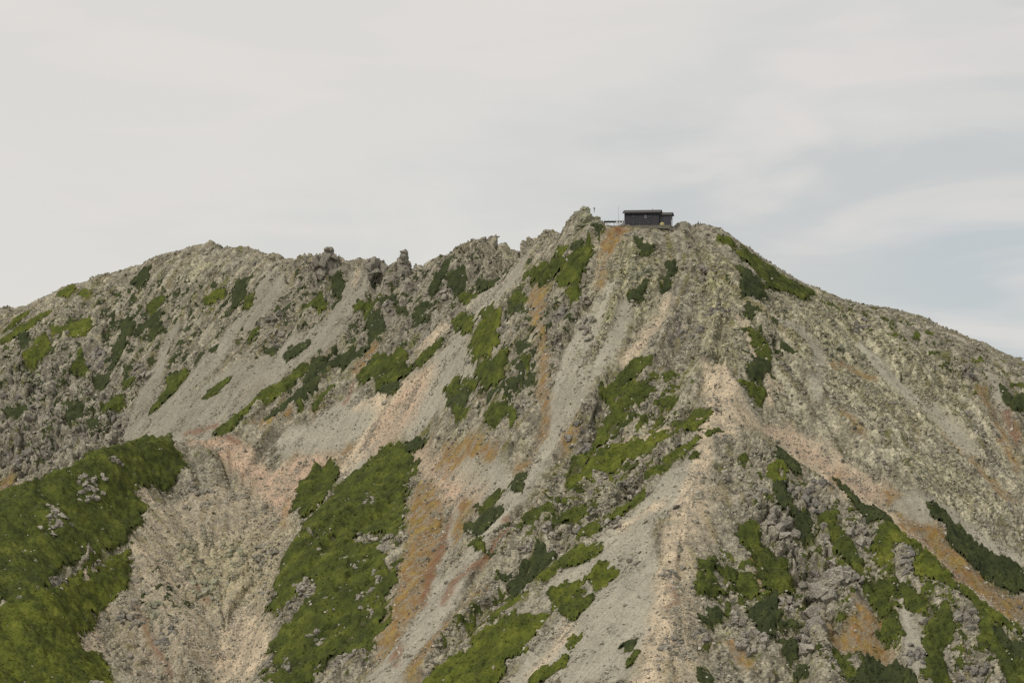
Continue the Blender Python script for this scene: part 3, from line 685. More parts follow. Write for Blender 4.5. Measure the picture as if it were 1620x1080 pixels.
# ------------------------------------------------------------------ rock outcrops: column, row, apparent width, height, blocks, rock, label, piled, big slabs
OUT = [
 (520,402,30,38,18,'g',"tallest blocky pinnacle on the back skyline",True),
 (503,410,20,18,9,'g',"stepped rocks leaning on the left of the tallest pinnacle",True),
 (484,408,7,18,4,'g',"tiny rock tooth on the skyline left of the pinnacle",True),
 (590,419,30,20,10,'g',"flat crag on the skyline between pinnacle and leaning tower",True),
 (607,414,13,24,5,'p',"square light block at the right end of the flat skyline crag",True),
 (639,418,22,42,16,'g',"leaning rock tower at the skyline notch",True),
 (657,432,7,14,5,'g',"small rock tooth just right of the leaning tower",True),
 (762,394,34,22,10,'g',"rounded crag crowning the ridge right of the notch",False),
 (838,391,24,12,7,'g',"low crag where the back ridge meets the summit slope",False),
 (345,388,30,12,8,'l',"yellowish rock pile on the left summit",False),
 (925,341,24,26,16,'l',"craggy rock knob on the summit left of the hut",True),
 (944,352,18,18,9,'l',"shoulder rocks between the summit knob and the terrace",True),
 (922,328,10,7,3,'g',"dark boulder perched on top of the summit knob",True),
 (705,472,20,22,4,'p',"pale square rock face on the back ridge slope",False),
 (668,524,22,18,6,'d',"purple grey crag above the pale soil left of the upper scree",False),
 (925,472,22,28,6,'p',"smooth pale crag below the largest summit thicket",False),
 (888,496,36,30,12,'d',"bluish grey crag in the middle of the hut face",False),
 (930,520,28,40,10,'g',"broken crag above the top of the central scree gully",False),
 (1362,512,32,24,12,'d',"dark grey rock face under the right skyline",False),
 (1535,586,20,18,6,'d',"dark crag near the right end of the right slope",False),
 (1320,560,44,30,10,'l',"yellowish lichen crag in the middle of the right slope",False),
 (1256,772,22,20,8,'d',"dark jumbled rocks at the knoll top beside the bright bush",False),
 (1235,835,56,50,12,'p',"broad pale slab stack left of the knoll's middle thicket",False,3),
 (1295,778,46,40,14,'d',"dark broken rocks under the knoll skyline",False),
 (1303,842,20,30,4,'p',"upright pale slab beside the long knoll ribbon",False,1),
 (1360,852,36,34,9,'p',"pale outcrop between the knoll ribbon and the skyline hedge",False),
 (1432,893,28,54,16,'d',"tall grey outcrop inside the wide light green slope",False),
 (1300,930,64,84,12,'p',"largest pale slab running diagonally down the knoll",False,5),
 (1280,1012,36,70,8,'p',"grey slab standing under the largest slab at the knoll's foot",False,3),
 (1345,925,34,34,9,'p',"pale broken rocks right of the largest slab",False),
 (1165,980,40,26,10,'p',"pale rock ribs left of the dark ragged knoll thicket",False),
 (1245,960,30,26,8,'p',"pale rocks between the ragged thicket and the slab",False),
 (1190,1020,50,40,16,'p',"rubbly pale outcrop low on the knoll's left half",False),
 (1150,745,30,20,7,'g',"grey rocks beside the path bend below the saddle",False),
 (1195,775,34,26,9,'g',"grey rocks on the upper left of the knoll",False),
 (1140,690,24,12,6,'d',"rock hump just below the saddle",False),
 (1215,700,30,14,7,'g',"rocks on the knoll crest by the pale scree",False),
 (1450,1040,30,40,9,'d',"dark grey outcrop right of the rill at the bottom edge",False),
 (1540,1060,60,30,14,'d',"grey outcrop at the bottom edge near the right corner",False),
 (1530,985,40,40,10,'g',"grey outcrop inside the lower right green slope",False),
 (142,775,58,42,20,'p',"upper half of the pale outcrop in the left shoulder thicket",False),
 (86,828,56,42,20,'p',"lower half of the pale outcrop in the left shoulder thicket",False),
 (180,735,30,14,8,'p',"small pale outcrop alone near the shoulder crest",False),
 (32,871,10,8,3,'d',"dark rock in the left thicket near the picture edge",False),
 (57,890,12,7,3,'p',"pair of pale rocks in the left thicket below the big outcrop",False),
 (90,915,36,14,10,'p',"stone pile dividing the two left thickets",False),
 (165,900,40,8,7,'p',"thin line of rocks over the bare soil gap in the left thickets",False),
 (578,852,40,20,10,'p',"pale rocks on the seam of the two rib thickets",False),
 (586,797,28,18,8,'p',"highest pale rocks on the central rib",False),
 (505,882,30,20,8,'p',"pale rocks near the left edge of the lower rib thicket",False),
 (560,898,40,18,9,'p',"row of pale rocks across the middle of the lower rib",False),
 (596,916,26,20,7,'p',"pale round rocks at the right side of the lower rib",False),
 (575,938,48,16,9,'p',"long flat pale rocks under the round ones on the lower rib",False),
 (521,950,18,16,6,'p',"compact heap of pale rocks in the centre of the lower rib",False),
 (473,930,26,22,8,'p',"pale outcrop on the lower rib's bright left part",False),
 (487,938,14,16,4,'p',"pale slab right beside the outcrop on the bright left part",False),
 (500,1012,32,24,9,'p',"big pale outcrop near the foot of the central rib",False),
 (582,970,26,14,6,'p',"small rocks in the dark right side of the lower rib",False),
 (452,962,26,12,6,'p',"rocks along the pale gap at the rib's left edge",False),
 (540,1050,50,24,14,'p',"rubbly rocks at the foot of the rib by the bottom edge",False),
 (612,868,22,30,8,'p',"pale rib rocks where the orange grass begins",False),
 (440,1050,50,36,14,'g',"grey rocks at the lower left foot of the rib",False),
 (965,826,38,18,9,'p',"pale outcrop in the middle of the outcrop band",False),
 (1000,772,38,20,10,'p',"pale outcrop below the broadest light green mat",False),
 (905,837,28,20,8,'d',"dark outcrop above the dark outcrop thicket",False),
 (872,862,44,18,10,'p',"lower left outcrop of the outcrop band",False),
 (950,757,24,10,6,'p',"row of light rocks within the broadest light green mat",False),
 (832,882,26,20,8,'p',"last outcrop of the band near the streaked grass",False),
 (912,688,56,40,18,'d',"dark rubbly crag between the scree gully and the winding thicket",False),
 (320,920,48,44,16,'l',"greenish pillars in the middle of the erosion bowl",False),
 (298,878,26,28,6,'l',"upper left greenish crag of the erosion bowl",False),
 (372,876,28,36,8,'l',"grey green crag at the top right of the bowl's cliff",False),
 (420,880,40,40,12,'g',"grey crag beside the rib thicket at the bowl's right",False),
 (425,940,30,24,8,'d',"dark crag at the lower right lip of the bowl",False),
 (245,965,24,34,7,'l',"tall greenish rock at the bowl's left wall",False),
 (262,1005,36,30,9,'d',"dark grey rocks low on the bowl's left wall",False),
 (210,980,40,30,10,'g',"grey rocks next to the lower bare soil edge",False),
 (320,780,40,24,10,'g',"broken rocks below the pink pass",False),
 (60,660,54,36,13,'g',"grey crag in the middle of the lower left cliffs",False),
 (28,725,50,34,12,'d',"dark crag just above the left thicket's skyline",False),
 (120,700,44,36,12,'g',"crag above the shoulder skyline left of the talus",False),
 (20,622,40,38,9,'d',"blue grey crag at the left picture edge",False,2),
 (190,662,26,22,7,'g',"crag at the foot of the narrow talus stream",False),
 (150,560,40,40,12,'d',"ribbed dark crag below the olive shrub band",False),
 (225,590,36,24,9,'p',"pale crag left of the narrow talus stream",False),
 (430,520,40,40,12,'g',"grey crag between the talus streams under the left summit",False),
 (620,500,36,24,10,'g',"grey crag under the leaning tower's dark patch",False),
 (830,640,40,24,10,'g',"pale stony hump above the brown grass fan",False),
 (800,530,34,26,9,'g',"grey stony hump right of the tall green column",False),
 (1090,520,40,26,12,'d',"purple grey boulders in the middle of the trail spur",False),
 (1130,480,40,24,11,'d',"purple grey boulders high on the trail spur",False),
 (1120,420,40,20,9,'g',"blocks on the spur's shoulder below the summit",False),
 (1010,430,40,30,10,'l',"lichen crag right below the hut's scree",False),
 (1062,905,30,16,6,'g',"grey boulders embedded in the beige crest path",False),
 (1060,1020,40,22,9,'g',"grey outcrop on the lower crest path",False),
 (1110,1005,26,30,8,'d',"grey outcrop right of the lower crest path",False),
]
# ------------------------------------------------------------------ thicket footprints
hole = np.zeros((NR, NC), np.float32)
for _p in HOLES: paint(hole, _p, 0.8, 1.0)
for _o in OUT:
    if len(_o) > 7 and _o[7]: continue
    _e = [(_o[0] + _o[2] * .50 * math.cos(a * .524), _o[1] + _o[3] * .50 * math.sin(a * .524)) for a in range(12)]
    paint(hole, _e, 0.8, 0.8)
M['dry'] *= 1 - 0.85 * M['scree']
_dn = fbm(GX / 4, GY / 4, 4, 341, 0.6)
M['dry'] *= np.clip(1.02 + 1.2 * _dn, 0, 1)
TH_D = []
edge_n = fbm(GX / 3.4, GY / 2.6, 4, 321, 0.6) * 2.7
veg = np.zeros((NR, NC), np.float32)
for (tone, hgt, lab, poly) in TH:
    sl, d = inside(poly, 1.0, 5.0)
    far = float(np.median(GY[sl])) if GY[sl].size else 900
    d = d + 0.6 - 3.4 * hole[sl] + edge_n[sl] * np.clip(0.4 + 0.12 * d.max(), 0.5, 1.5)
    veg[sl] = np.maximum(veg[sl], sstep(-0.6, 0.8, d))
    TH_D.append((sl, d))
# ------------------------------------------------------------------ flow lines: noise smeared down the slope
gx0, gy0 = grads(blur(GZ0, 12))
_gl = np.sqrt(gx0 ** 2 + gy0 ** 2) + 1e-6
_dU = np.gradient(UC)[None, :]; _dY = np.gradient(YR)[:, None]
_vx, _vy = gx0 / _gl, gy0 / _gl
_dr = (_vy / _dY).astype(np.float32)
_dc = ((_vx - UC[None, :] * _vy) / GY / _dU).astype(np.float32)
slope = _gl
def smear(src, steps, h):
    rr, cc = np.meshgrid(np.arange(NR, dtype=np.float32), np.arange(NC, dtype=np.float32), indexing='ij')
    acc = src.copy(); n = 1
    for sgn in (1, -1):
        r, c = rr.copy(), cc.copy()
        for k in range(steps):
            a = bil(_dr, r, c); b = bil(_dc, r, c)
            r = r + a * sgn * h; c = c + b * sgn * h
            acc += bil(src, r, c); n += 1
    acc /= n
    s = acc[30:-45, 40:-40].std()
    return acc / (s + 1e-9)
st_f = smear(_hash(np.floor(GX / 0.9), np.floor(GY / 0.9), 71) - 0.5, 9, 0.9)      # narrow streaks
st_m = smear(fbm(GX / 3.2, GY / 3.2, 2, 72).astype(np.float32), 9, 1.9)            # rills
st_c = smear(gnoise(GX / 10, GY / 10, 73).astype(np.float32), 8, 4.0)              # gullies and ribs
# ------------------------------------------------------------------ relief
soft = np.clip(M['scree'] * 0.9 + M['soil'] * 0.85 + M['dry'] * 0.75 + M['rust'] * 0.6 + M['pink'] * 0.7 + veg * 0.75, 0, 0.97)
rocky = 1 - soft
cliff = M['cliff'] * (1 - np.clip(M['scree'] + M['soil'], 0, 1) * 0.8)
nb = fbm(GX / 26, GY / 26, 3, 5)
n1 = fbm(GX / 9, GY / 9, 4, 6)
b7 = worley(GX / 7.5 + n1 * 0.5, GY / 6.0, 21)
b3 = worley(GX / 3.3 + n1 * 0.3, GY / 2.7, 25)
b1 = worley(GX / 1.5, GY / 1.25, 29)
def blocks(b, amp, tilt):
    f1, df, dx, dy, ra, rb = b
    return amp * (ra - 0.5) + tilt * amp * (dx * (rb - 0.5) * 2 + dy * (ra - 0.4) * 1.6) - amp * 0.60 * (1 - sstep(0.0, 0.20, df))
patch = sstep(-0.15, 0.35, fbm(GX / 16, GY / 16, 3, 31))      # where blocks crop out
disp = nb * (1.7 + 2.2 * rocky) + n1 * 1.9 * rocky + st_c * 1.25 * (0.4 + rocky) + st_m * 0.24 * (0.12 + rocky)
disp = disp + fbm(GX / 1.1, GY / 1.1, 2, 8) * 0.10
dblk = blocks(b7, 1, 1) * rocky * (1.0 * patch + 3.4 * cliff)
dblk = dblk + blocks(b3, 1, 1) * rocky * (0.25 + 1.5 * patch + 2.2 * cliff)
dblk = dblk + blocks(b1, 1, 1) * (0.07 + rocky * (0.25 + 0.65 * patch))
CUT = 1 - _far
near_veg = blur(veg, 14)
# calmer along the smooth right-hand skyline, on the trail and round the hut
calm = 1 - 0.65 * sstep(70, 95, GX) * sstep(945, 965, GY)
calm = calm * (1 - M['soil'] * 0.5) * CUT
calm = calm * (1 - 0.75 * sstep(30, 12, np.hypot(GX - 29, (GY - 990) * 0.8)))
calm = calm * (1 - 0.45 * sstep(0.02, 0.0, np.maximum.accumulate(GZ0 / GY, axis=0)[-1][None, :] - GZ0 / GY) * (1 - M['cliff']))
disp = disp * calm; dblk = dblk * calm
GZ = GZ0 + disp.astype(np.float32)
HUT = (52.5, 970.0)
def flatten(cx, cy, rx, ry, z, soft=6.0):
    global GZ
    dx = np.maximum(np.abs(GX - cx) - rx, 0); dy = np.maximum(np.abs(GY - cy) - ry, 0)
    w = 1 - sstep(0, soft, np.hypot(dx, dy))
    GZ = GZ * (1 - w) + z * w
HUT_Z = (HZ - 357.5) / F * 964.0
_cl = HUT_Z - 0.9 - 0.42 * (962.5 - GY)
_wc = sstep(36, 41, GX) * sstep(72, 66, GX) * sstep(930, 940, GY) * sstep(964, 962.5, GY)
GZ = np.where(_wc > 0, np.minimum(GZ, GZ * (1 - _wc) + _cl * _wc), GZ)
flatten(52.0, 970.0, 11.0, 6.0, HUT_Z, 3.5)
flatten(36.0, 968.0, 4.5, 3.5, HUT_Z - 0.2, 3.0)
# blocks stand out square to the slope, not straight up
_hb = 1 - sstep(12, 4, np.maximum(np.abs(GX - 50) - 20, 0) + np.maximum(np.abs(GY - 962) - 10, 0))
dblk = (dblk * _hb).astype(np.float32)
_gx, _gy = grads(blur(GZ, 10)); _q = 1 + _gx ** 2 + _gy ** 2
PX = GX - _gx * dblk / _q; PY = GY - _gy * dblk / _q
GZ = (GZ + dblk / _q).astype(np.float32)
PX = PX.astype(np.float32); PY = PY.astype(np.float32)
# ------------------------------------------------------------------ colours (albedo only)
def C(*c): return np.array(c, np.float32)
def lerp(a, b, t): return a * (1 - t[..., None]) + b * t[..., None]
cellv = (0.55 * (b3[4] - 0.5) + 0.45 * (b1[4] - 0.5))
tint = fbm(GX / 14, GY / 14, 4, 41)
tint2 = fbm(GX / 5, GY / 5, 4, 43)
tint3 = fbm(GX / 2.2, GY / 2.2, 3, 47)
alb = np.zeros((NR, NC, 3), np.float32) + C(.222, .206, .163)
alb = lerp(alb, C(.195, .181, .155), np.clip(M['purple'] * 0.75 + 0.5 * sstep(0.1, 0.5, tint), 0, 1))
alb = lerp(alb, C(.285, .272, .165), np.clip(M['lichen'] * (0.45 + 0.5 * sstep(-0.1, 0.4, tint2)) + 0.35 * sstep(0.15, 0.5, -tint), 0, .9))
alb = lerp(alb, C(.315, .297, .225), M['pale'] * 0.75)
alb = alb * (1 + 1.25 * cellv[..., None] * rocky[..., None])
dark = sstep(0.12, 0.42, tint3) * sstep(-0.1, 0.3, tint2) * rocky
alb = lerp(alb, C(.105, .094, .076), dark * 0.85)
# dry-grass rills and moss between the stones
rill = sstep(0.9, 1.7, st_m + 0.9 * tint) * (1 - M['scree']) * (1 - M['cliff'] * 0.6)
alb = lerp(alb, C(.20, .165, .085), rill * 0.5)
lines = sstep(0.55, 1.35, st_f * 0.7 + st_m * 0.5 + 1.2 * tint) * (1 - 0.75 * M['scree']) * (1 - M['cliff'])
alb = lerp(alb, C(.145, .125, .068), lines * 0.55)
moss = sstep(0.12, 0.36, tint2 + 0.12 * st_m + 0.45 * near_veg - 0.3 * M['scree']) * sstep(-0.05, 0.35, fbm(GX / 30, GY / 30, 2, 51) + 0.1) * (1 - M['scree'])
alb = lerp(alb, C(.105, .110, .035), moss * 0.78 * (1 - M['lichen'] * 0.5))
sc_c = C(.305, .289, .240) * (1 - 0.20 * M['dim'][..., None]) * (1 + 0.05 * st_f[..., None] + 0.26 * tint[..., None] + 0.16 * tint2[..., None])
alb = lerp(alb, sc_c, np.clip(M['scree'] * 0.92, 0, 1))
so_c = C(.475, .395, .295) * (1 + 0.06 * st_f[..., None] + 0.16 * tint2[..., None])
alb = lerp(alb, so_c, np.clip(M['soil'] * (0.80 + 0.8 * tint2 + 0.5 * tint3), 0, 1))
alb = lerp(alb, C(.43, .315, .235) * (1 + 0.07 * st_f[..., None] + 0.15 * tint2[..., None]), np.clip(M['pink'] * (0.80 + 0.6 * tint2 - 0.25 * M['scree']), 0, 1))
yel = sstep(-0.2, 0.5, tint2 + 0.3 * tint)
dry_c = lerp(np.zeros_like(alb) + C(.20, .112, .042), C(.235, .170, .060), yel)
alb = lerp(alb, dry_c * (1 + 0.10 * st_f[..., None]), np.clip(M['dry'] * (0.70 + 0.04 * st_m + 0.9 * tint3 + 0.7 * tint2), 0, 1))
alb = lerp(alb, C(.165, .082, .048), np.clip(M['rust'] * (0.75 + 0.3 * tint3), 0, .95))
alb = lerp(alb, C(.055, .060, .022), np.clip(veg, 0, 1) * 0.9)
alb = np.clip(alb * C(1.06, 1.045, .985), 0.02, 0.75)
rough_amt = np.clip(0.35 + 0.65 * rocky, 0, 1)

def grid_mesh(name, co, quads, attr=None, smooth=False):
    me = bpy.data.meshes.new(name)
    me.vertices.add(len(co)); me.vertices.foreach_set('co', np.ascontiguousarray(co, np.float32).ravel())
    k = quads.shape[1]
    me.loops.add(quads.size); me.loops.foreach_set('vertex_index', np.ascontiguousarray(quads, np.int32).ravel())
    me.polygons.add(len(quads)); me.polygons.foreach_set('loop_start', np.arange(0, quads.size, k, dtype=np.int32))
    if smooth: me.polygons.foreach_set('use_smooth', np.ones(len(quads), bool))
    if attr is not None:
        a = me.color_attributes.new('tint', 'FLOAT_COLOR', 'POINT')
        a.data.foreach_set('color', np.ascontiguousarray(attr, np.float32).ravel())
    me.update(calc_edges=True)
    return me
def node_mat(name, rough=0.95):
    m = bpy.data.materials.new(name); m.use_nodes = True
    t = m.node_tree; b = t.nodes['Principled BSDF']
    b.inputs['Roughness'].default_value = rough
    b.inputs['Specular IOR Level'].default_value = 0.15
    return m, t, b
def tex(t, kind, vec, scale, **kw):
    n = t.nodes.new(kind)
    for k, v in kw.items():
        if k in n.inputs: n.inputs[k].default_value = v
        else: setattr(n, k, v)
    n.inputs['Scale'].default_value = scale
    if vec is not None: t.links.new(vec, n.inputs['Vector'])
    return n
# ground material
MAT_GROUND, t, b = node_mat('mountain_ground')
at = t.nodes.new('ShaderNodeVertexColor'); at.layer_name = 'tint'
geo = t.nodes.new('ShaderNodeTexCoord')
v1 = tex(t, 'ShaderNodeTexVoronoi', geo.outputs['Object'], 1.7)
v2 = tex(t, 'ShaderNodeTexVoronoi', geo.outputs['Object'], 3.9)
nn = tex(t, 'ShaderNodeTexNoise', geo.outputs['Object'], 0.9, Detail=8.0, Roughness=0.7)
s1 = t.nodes.new('ShaderNodeSeparateColor'); L(t, v1.outputs['Color'], s1.inputs[0])
s2 = t.nodes.new('ShaderNodeSeparateColor'); L(t, v2.outputs['Color'], s2.inputs[0])
val = mth('MULTIPLY_ADD', s1.outputs[0], 0.80, 0.44, tree=t)
val = mth('MULTIPLY_ADD', s2.outputs[0], 0.26, val, tree=t)
val = mth('MULTIPLY_ADD', nn.outputs['Fac'], 0.5, mth('SUBTRACT', val, 0.22, tree=t), tree=t)
val = mth('MULTIPLY_ADD', mth('SUBTRACT', val, 1.0, tree=t), at.outputs['Alpha'], 1.0, tree=t)
vm = t.nodes.new('ShaderNodeVectorMath'); vm.operation = 'SCALE'
L(t, at.outputs['Color'], vm.inputs[0]); L(t, val, vm.inputs['Scale'])
L(t, vm.outputs[0], b.inputs['Base Color'])
bump = t.nodes.new('ShaderNodeBump'); bump.inputs['Strength'].default_value = 0.7; bump.inputs['Distance'].default_value = 0.25
hgt = mth('ADD', v1.outputs['Distance'], mth('MULTIPLY', nn.outputs['Fac'], 0.8, tree=t), tree=t)
L(t, hgt, bump.inputs['Height']); L(t, bump.outputs[0], b.inputs['Normal'])

idx = np.arange(NR * NC, dtype=np.int32).reshape(NR, NC)
quads = np.stack([idx[:-1, :-1], idx[:-1, 1:], idx[1:, 1:], idx[1:, :-1]], -1).reshape(-1, 4)
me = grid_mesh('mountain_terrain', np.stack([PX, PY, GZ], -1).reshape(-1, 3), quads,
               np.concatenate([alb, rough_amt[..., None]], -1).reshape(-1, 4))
me.materials.append(MAT_GROUND)
terrain = bpy.data.objects.new('mountain_terrain', me); COL.objects.link(terrain)
terrain['kind'] = 'structure'; terrain['label'] = 'steep alpine mountainside of grey rock, scree and dry grass'
# valley floor far below, out to the horizon
bm = bmesh.new()
bmesh.ops.create_circle(bm, cap_ends=True, segments=64, radius=3000.0)
me = bpy.data.meshes.new('valley_floor'); bm.to_mesh(me); bm.free()
mv, t, b = node_mat('valley_forest')
gc = t.nodes.new('ShaderNodeTexCoord')
nz = tex(t, 'ShaderNodeTexNoise', gc.outputs['Object'], 0.01, Detail=6.0)
L(t, ramp(nz.outputs['Fac'], [(0.35, (.04, .05, .02)), (0.65, (.09, .10, .05))], tree=t), b.inputs['Base Color'])
me.materials.append(mv)
vf = bpy.data.objects.new('valley_floor', me); COL.objects.link(vf); vf.location = (0, 900, VALLEY)
vf['kind'] = 'structure'
# ------------------------------------------------------------------ creeping-pine thickets: a raised canopy with needle tufts on it
def pine_mat(name, lo, hi, tip):
    m, t, b = node_mat(name, 0.9)
    g = t.nodes.new('ShaderNodeTexCoord')
    a = t.nodes.new('ShaderNodeVertexColor'); a.layer_name = 'tint'
    big = tex(t, 'ShaderNodeTexNoise', g.outputs['Object'], 0.13, Detail=6.0, Roughness=0.6)
    fin = tex(t, 'ShaderNodeTexNoise', g.outputs['Object'], 0.55, Detail=5.0, Roughness=0.7)
    sc = t.nodes.new('ShaderNodeSeparateColor'); L(t, a.outputs['Color'], sc.inputs[0])
    f = mth('MULTIPLY_ADD', fin.outputs['Fac'], 0.75, mth('MULTIPLY_ADD', sc.outputs[0], 0.22, -0.03, tree=t), tree=t)
    f = mth('MULTIPLY_ADD', big.outputs['Fac'], 1.7, mth('SUBTRACT', f, 0.85, tree=t), tree=t)
    c = ramp(f, [(0.22, lo), (0.58, hi), (0.85, tip)], tree=t, interp='LINEAR')
    L(t, c, b.inputs['Base Color'])
    return m
PINE = [pine_mat('dark_pine', (.033, .041, .018), (.049, .060, .022), (.080, .090, .026)),
        pine_mat('green_pine', (.040, .050, .014), (.077, .092, .018), (.130, .140, .026)),
        pine_mat('olive_pine', (.050, .062, .014), (.100, .115, .018), (.160, .166, .030))]
_cw = worley(GX / 2.5 + 0.3 * _wx, GY / 1.9 + 0.3 * _wy, 351)      # one crown per cell
_cx = worley(GX / 1.1, GY / 0.9, 355)
canopy_n = 1.15 * np.clip(_cw[0], 0, 1) ** 2 - 0.35 * (_cw[4] - 0.5) + 0.30 * np.clip(_cx[0], 0, 1)
canopy_g = fbm(GX / 4.2, GY / 3.0, 3, 309) + 0.25 * gnoise(GX / 16, GY / 14, 311)
canopy_b = fbm(GX / 6.5, GY / 4.5, 2, 305)
_gu, _gw = grads(blur(GZ, 3))
gz_smooth = blur(GZ, 4)
def canopy(name, mat, sl, d, hgt, gap, dens):
    keep = d > -0.5
    if keep.sum() < 6: return None
    cover = 1 - np.exp(-np.clip(d + 0.35, 0, 99) / 0.8)
    rise = 1.35 * hgt * cover * (1.28 - 1.0 * canopy_n[sl] + 0.95 * canopy_b[sl]) * (1 - gap) - 0.5 * gap - 0.12
    z = np.where(d > 1.5, gz_smooth[sl], GZ[sl] * 0.6 + gz_smooth[sl] * 0.4) + rise
    nr, nc = keep.shape
    full = keep[:-1, :-1] & keep[:-1, 1:] & keep[1:, 1:] & keep[1:, :-1]
    if not full.any(): return None
    ii = np.arange(nr * nc).reshape(nr, nc)
    q = np.stack([ii[:-1, :-1], ii[:-1, 1:], ii[1:, 1:], ii[1:, :-1]], -1)[full]
    used = np.unique(q); remap = np.full(nr * nc, -1, np.int64); remap[used] = np.arange(len(used))
    x, y, zz = PX[sl].ravel()[used], PY[sl].ravel()[used], z.ravel()[used]
    co = np.stack([x, y, zz], -1)
    rnd = RNG.random(len(used)).astype(np.float32) * 0.35 + 0.35
    tris = remap[q]
    tris = np.concatenate([tris[:, [0, 1, 2]], tris[:, [0, 2, 3]]])
    # needle tufts lying on the canopy like shingles
    m = len(used)
    pick = RNG.random(m) < dens
    k = int(pick.sum())
    bx = co[pick] + np.c_[RNG.normal(0, .2, k), RNG.normal(0, .2, k), np.full(k, -0.12)]
    ang = RNG.random(k) * np.pi; ln = (0.22 + 0.30 * RNG.random(k)) * (0.55 + 0.35 * hgt)
    wd = 0.26 + 0.22 * RNG.random(k)
    dx = np.c_[np.cos(ang), np.sin(ang), np.zeros(k)] * wd[:, None]
    tip = bx + np.c_[RNG.normal(0, .3, k), RNG.normal(-.42, .2, k), ln * 0.45 - 0.12]
    tco = np.stack([bx - dx, bx + dx, tip], 1).reshape(-1, 3)
    tri2 = np.arange(3 * k).reshape(k, 3) + m
    tn = np.repeat(0.3 + 0.7 * RNG.random(k), 3)
    allc = np.concatenate([co, tco]); tt = np.concatenate([rnd, tn])
    ctr = np.array([co[:, 0].mean(), co[:, 1].mean(), co[:, 2].min()])
    ob_me = grid_mesh(name, allc - ctr, np.concatenate([tris, tri2]), np.repeat(tt[:, None], 4, 1))
    ob_me.materials.append(mat)
    o = bpy.data.objects.new(name, ob_me); COL.objects.link(o)
    o.location = ctr
    return o
for (tone, hgt, lab, poly), (sl, d) in zip(TH, TH_D):
    thin = 0.20 if any(w_ in lab for w_ in ('outcrops', 'stones', 'striped', 'broadest', 'wide light', 'winding', 'ribbon', 'ragged')) else 0.40
    gap = sstep(thin, thin + 0.2, canopy_g[sl]) if d.max() > 2.2 else 0
    o = canopy('pine_thicket', PINE[tone], sl, d, hgt, gap, 0.30)
    if o is None: continue
    o['label'] = lab; o['category'] = 'pine thicket'; o['group'] = 'creeping pine thickets on the slopes'
# low shrubs and mats between the rocks: too many and too mixed to count
SHRUB = [
 (1, .95, [(1110,655),(1040,740),(960,800),(920,850),(850,910),(780,960),(700,1040),(680,1060),(740,980),(820,900),(830,830),(900,750),(960,650),(1000,600),(1040,600)]),
 (1, .80, [(1205,705),(1290,770),(1400,830),(1500,920),(1620,1010),(1620,1085),(1320,1085),(1230,1000),(1120,960),(1170,850),(1200,760)]),
 (0, .75, [(0,540),(200,450),(330,440),(300,560),(200,690),(0,760)]),
 (0, .62, [(330,430),(540,440),(760,400),(830,430),(700,500),(640,560),(500,560),(400,560),(340,520)]),
 (0, .62, [(830,480),(940,400),(950,560),(860,620),(800,650),(720,640),(760,480)]),
 (0, .70, [(1165,420),(1215,480),(1228,620),(1180,640)]),
 (1, .55, [(1280,458),(1400,494),(1620,595),(1620,640),(1450,560),(1320,500)]),
 (0, .50, [(735,765),(800,765),(795,860),(730,900)]), (0, .45, [(230,900),(300,930),(280,980),(220,960)]),
 (1, .60, [(620,850),(660,860),(640,980),(560,1060),(520,1060),(600,980)]), (1, .35, [(1000,380),(1070,400),(1040,480),(985,480)]),
]
shrub_f = fbm(GX / 5.0, GY / 3.6, 4, 331) + 0.30 * gnoise(GX / 1.5, GY / 1.2, 333) + 0.10 * st_m
_qs = np.linspace(0, .6, 25); _qv = np.quantile(shrub_f[60:-80:5, 60:-60:5], 1 - _qs)
for tone in (0, 1):
    wmap = np.zeros((NR, NC), np.float32)
    for tn_, am, p_ in SHRUB:
        if tn_ == tone: paint(wmap, p_, 8.0, 1.0, am, pad=16)
    if tone == 1: wmap = np.maximum(wmap, 0.85 * sstep(0.05, 0.5, near_veg) * (GY < 1040))
    else: wmap = np.maximum(wmap, 0.75 * sstep(0.05, 0.5, near_veg) * (GY >= 1040))
    dd = (shrub_f - np.interp(np.clip(wmap * 0.46, 0, .6), _qs, _qv)) * 5.0
    dd = np.where((wmap < 0.06) | ((M['scree'] + M['soil'] + M['dry'] > 0.6) & (near_veg < 0.12)) | (veg > 0.55) | (hole > 0.4), -9, dd)
    o = canopy('low_shrub_cover', PINE[tone], (slice(0, NR), slice(0, NC)), dd.astype(np.float32), 0.62, 0, 0.30)
    o['kind'] = 'stuff'; o['label'] = ('dark low shrub mats speckling the crags of the back faces', 'green low shrub mats between the rocks of the front slopes')[tone]
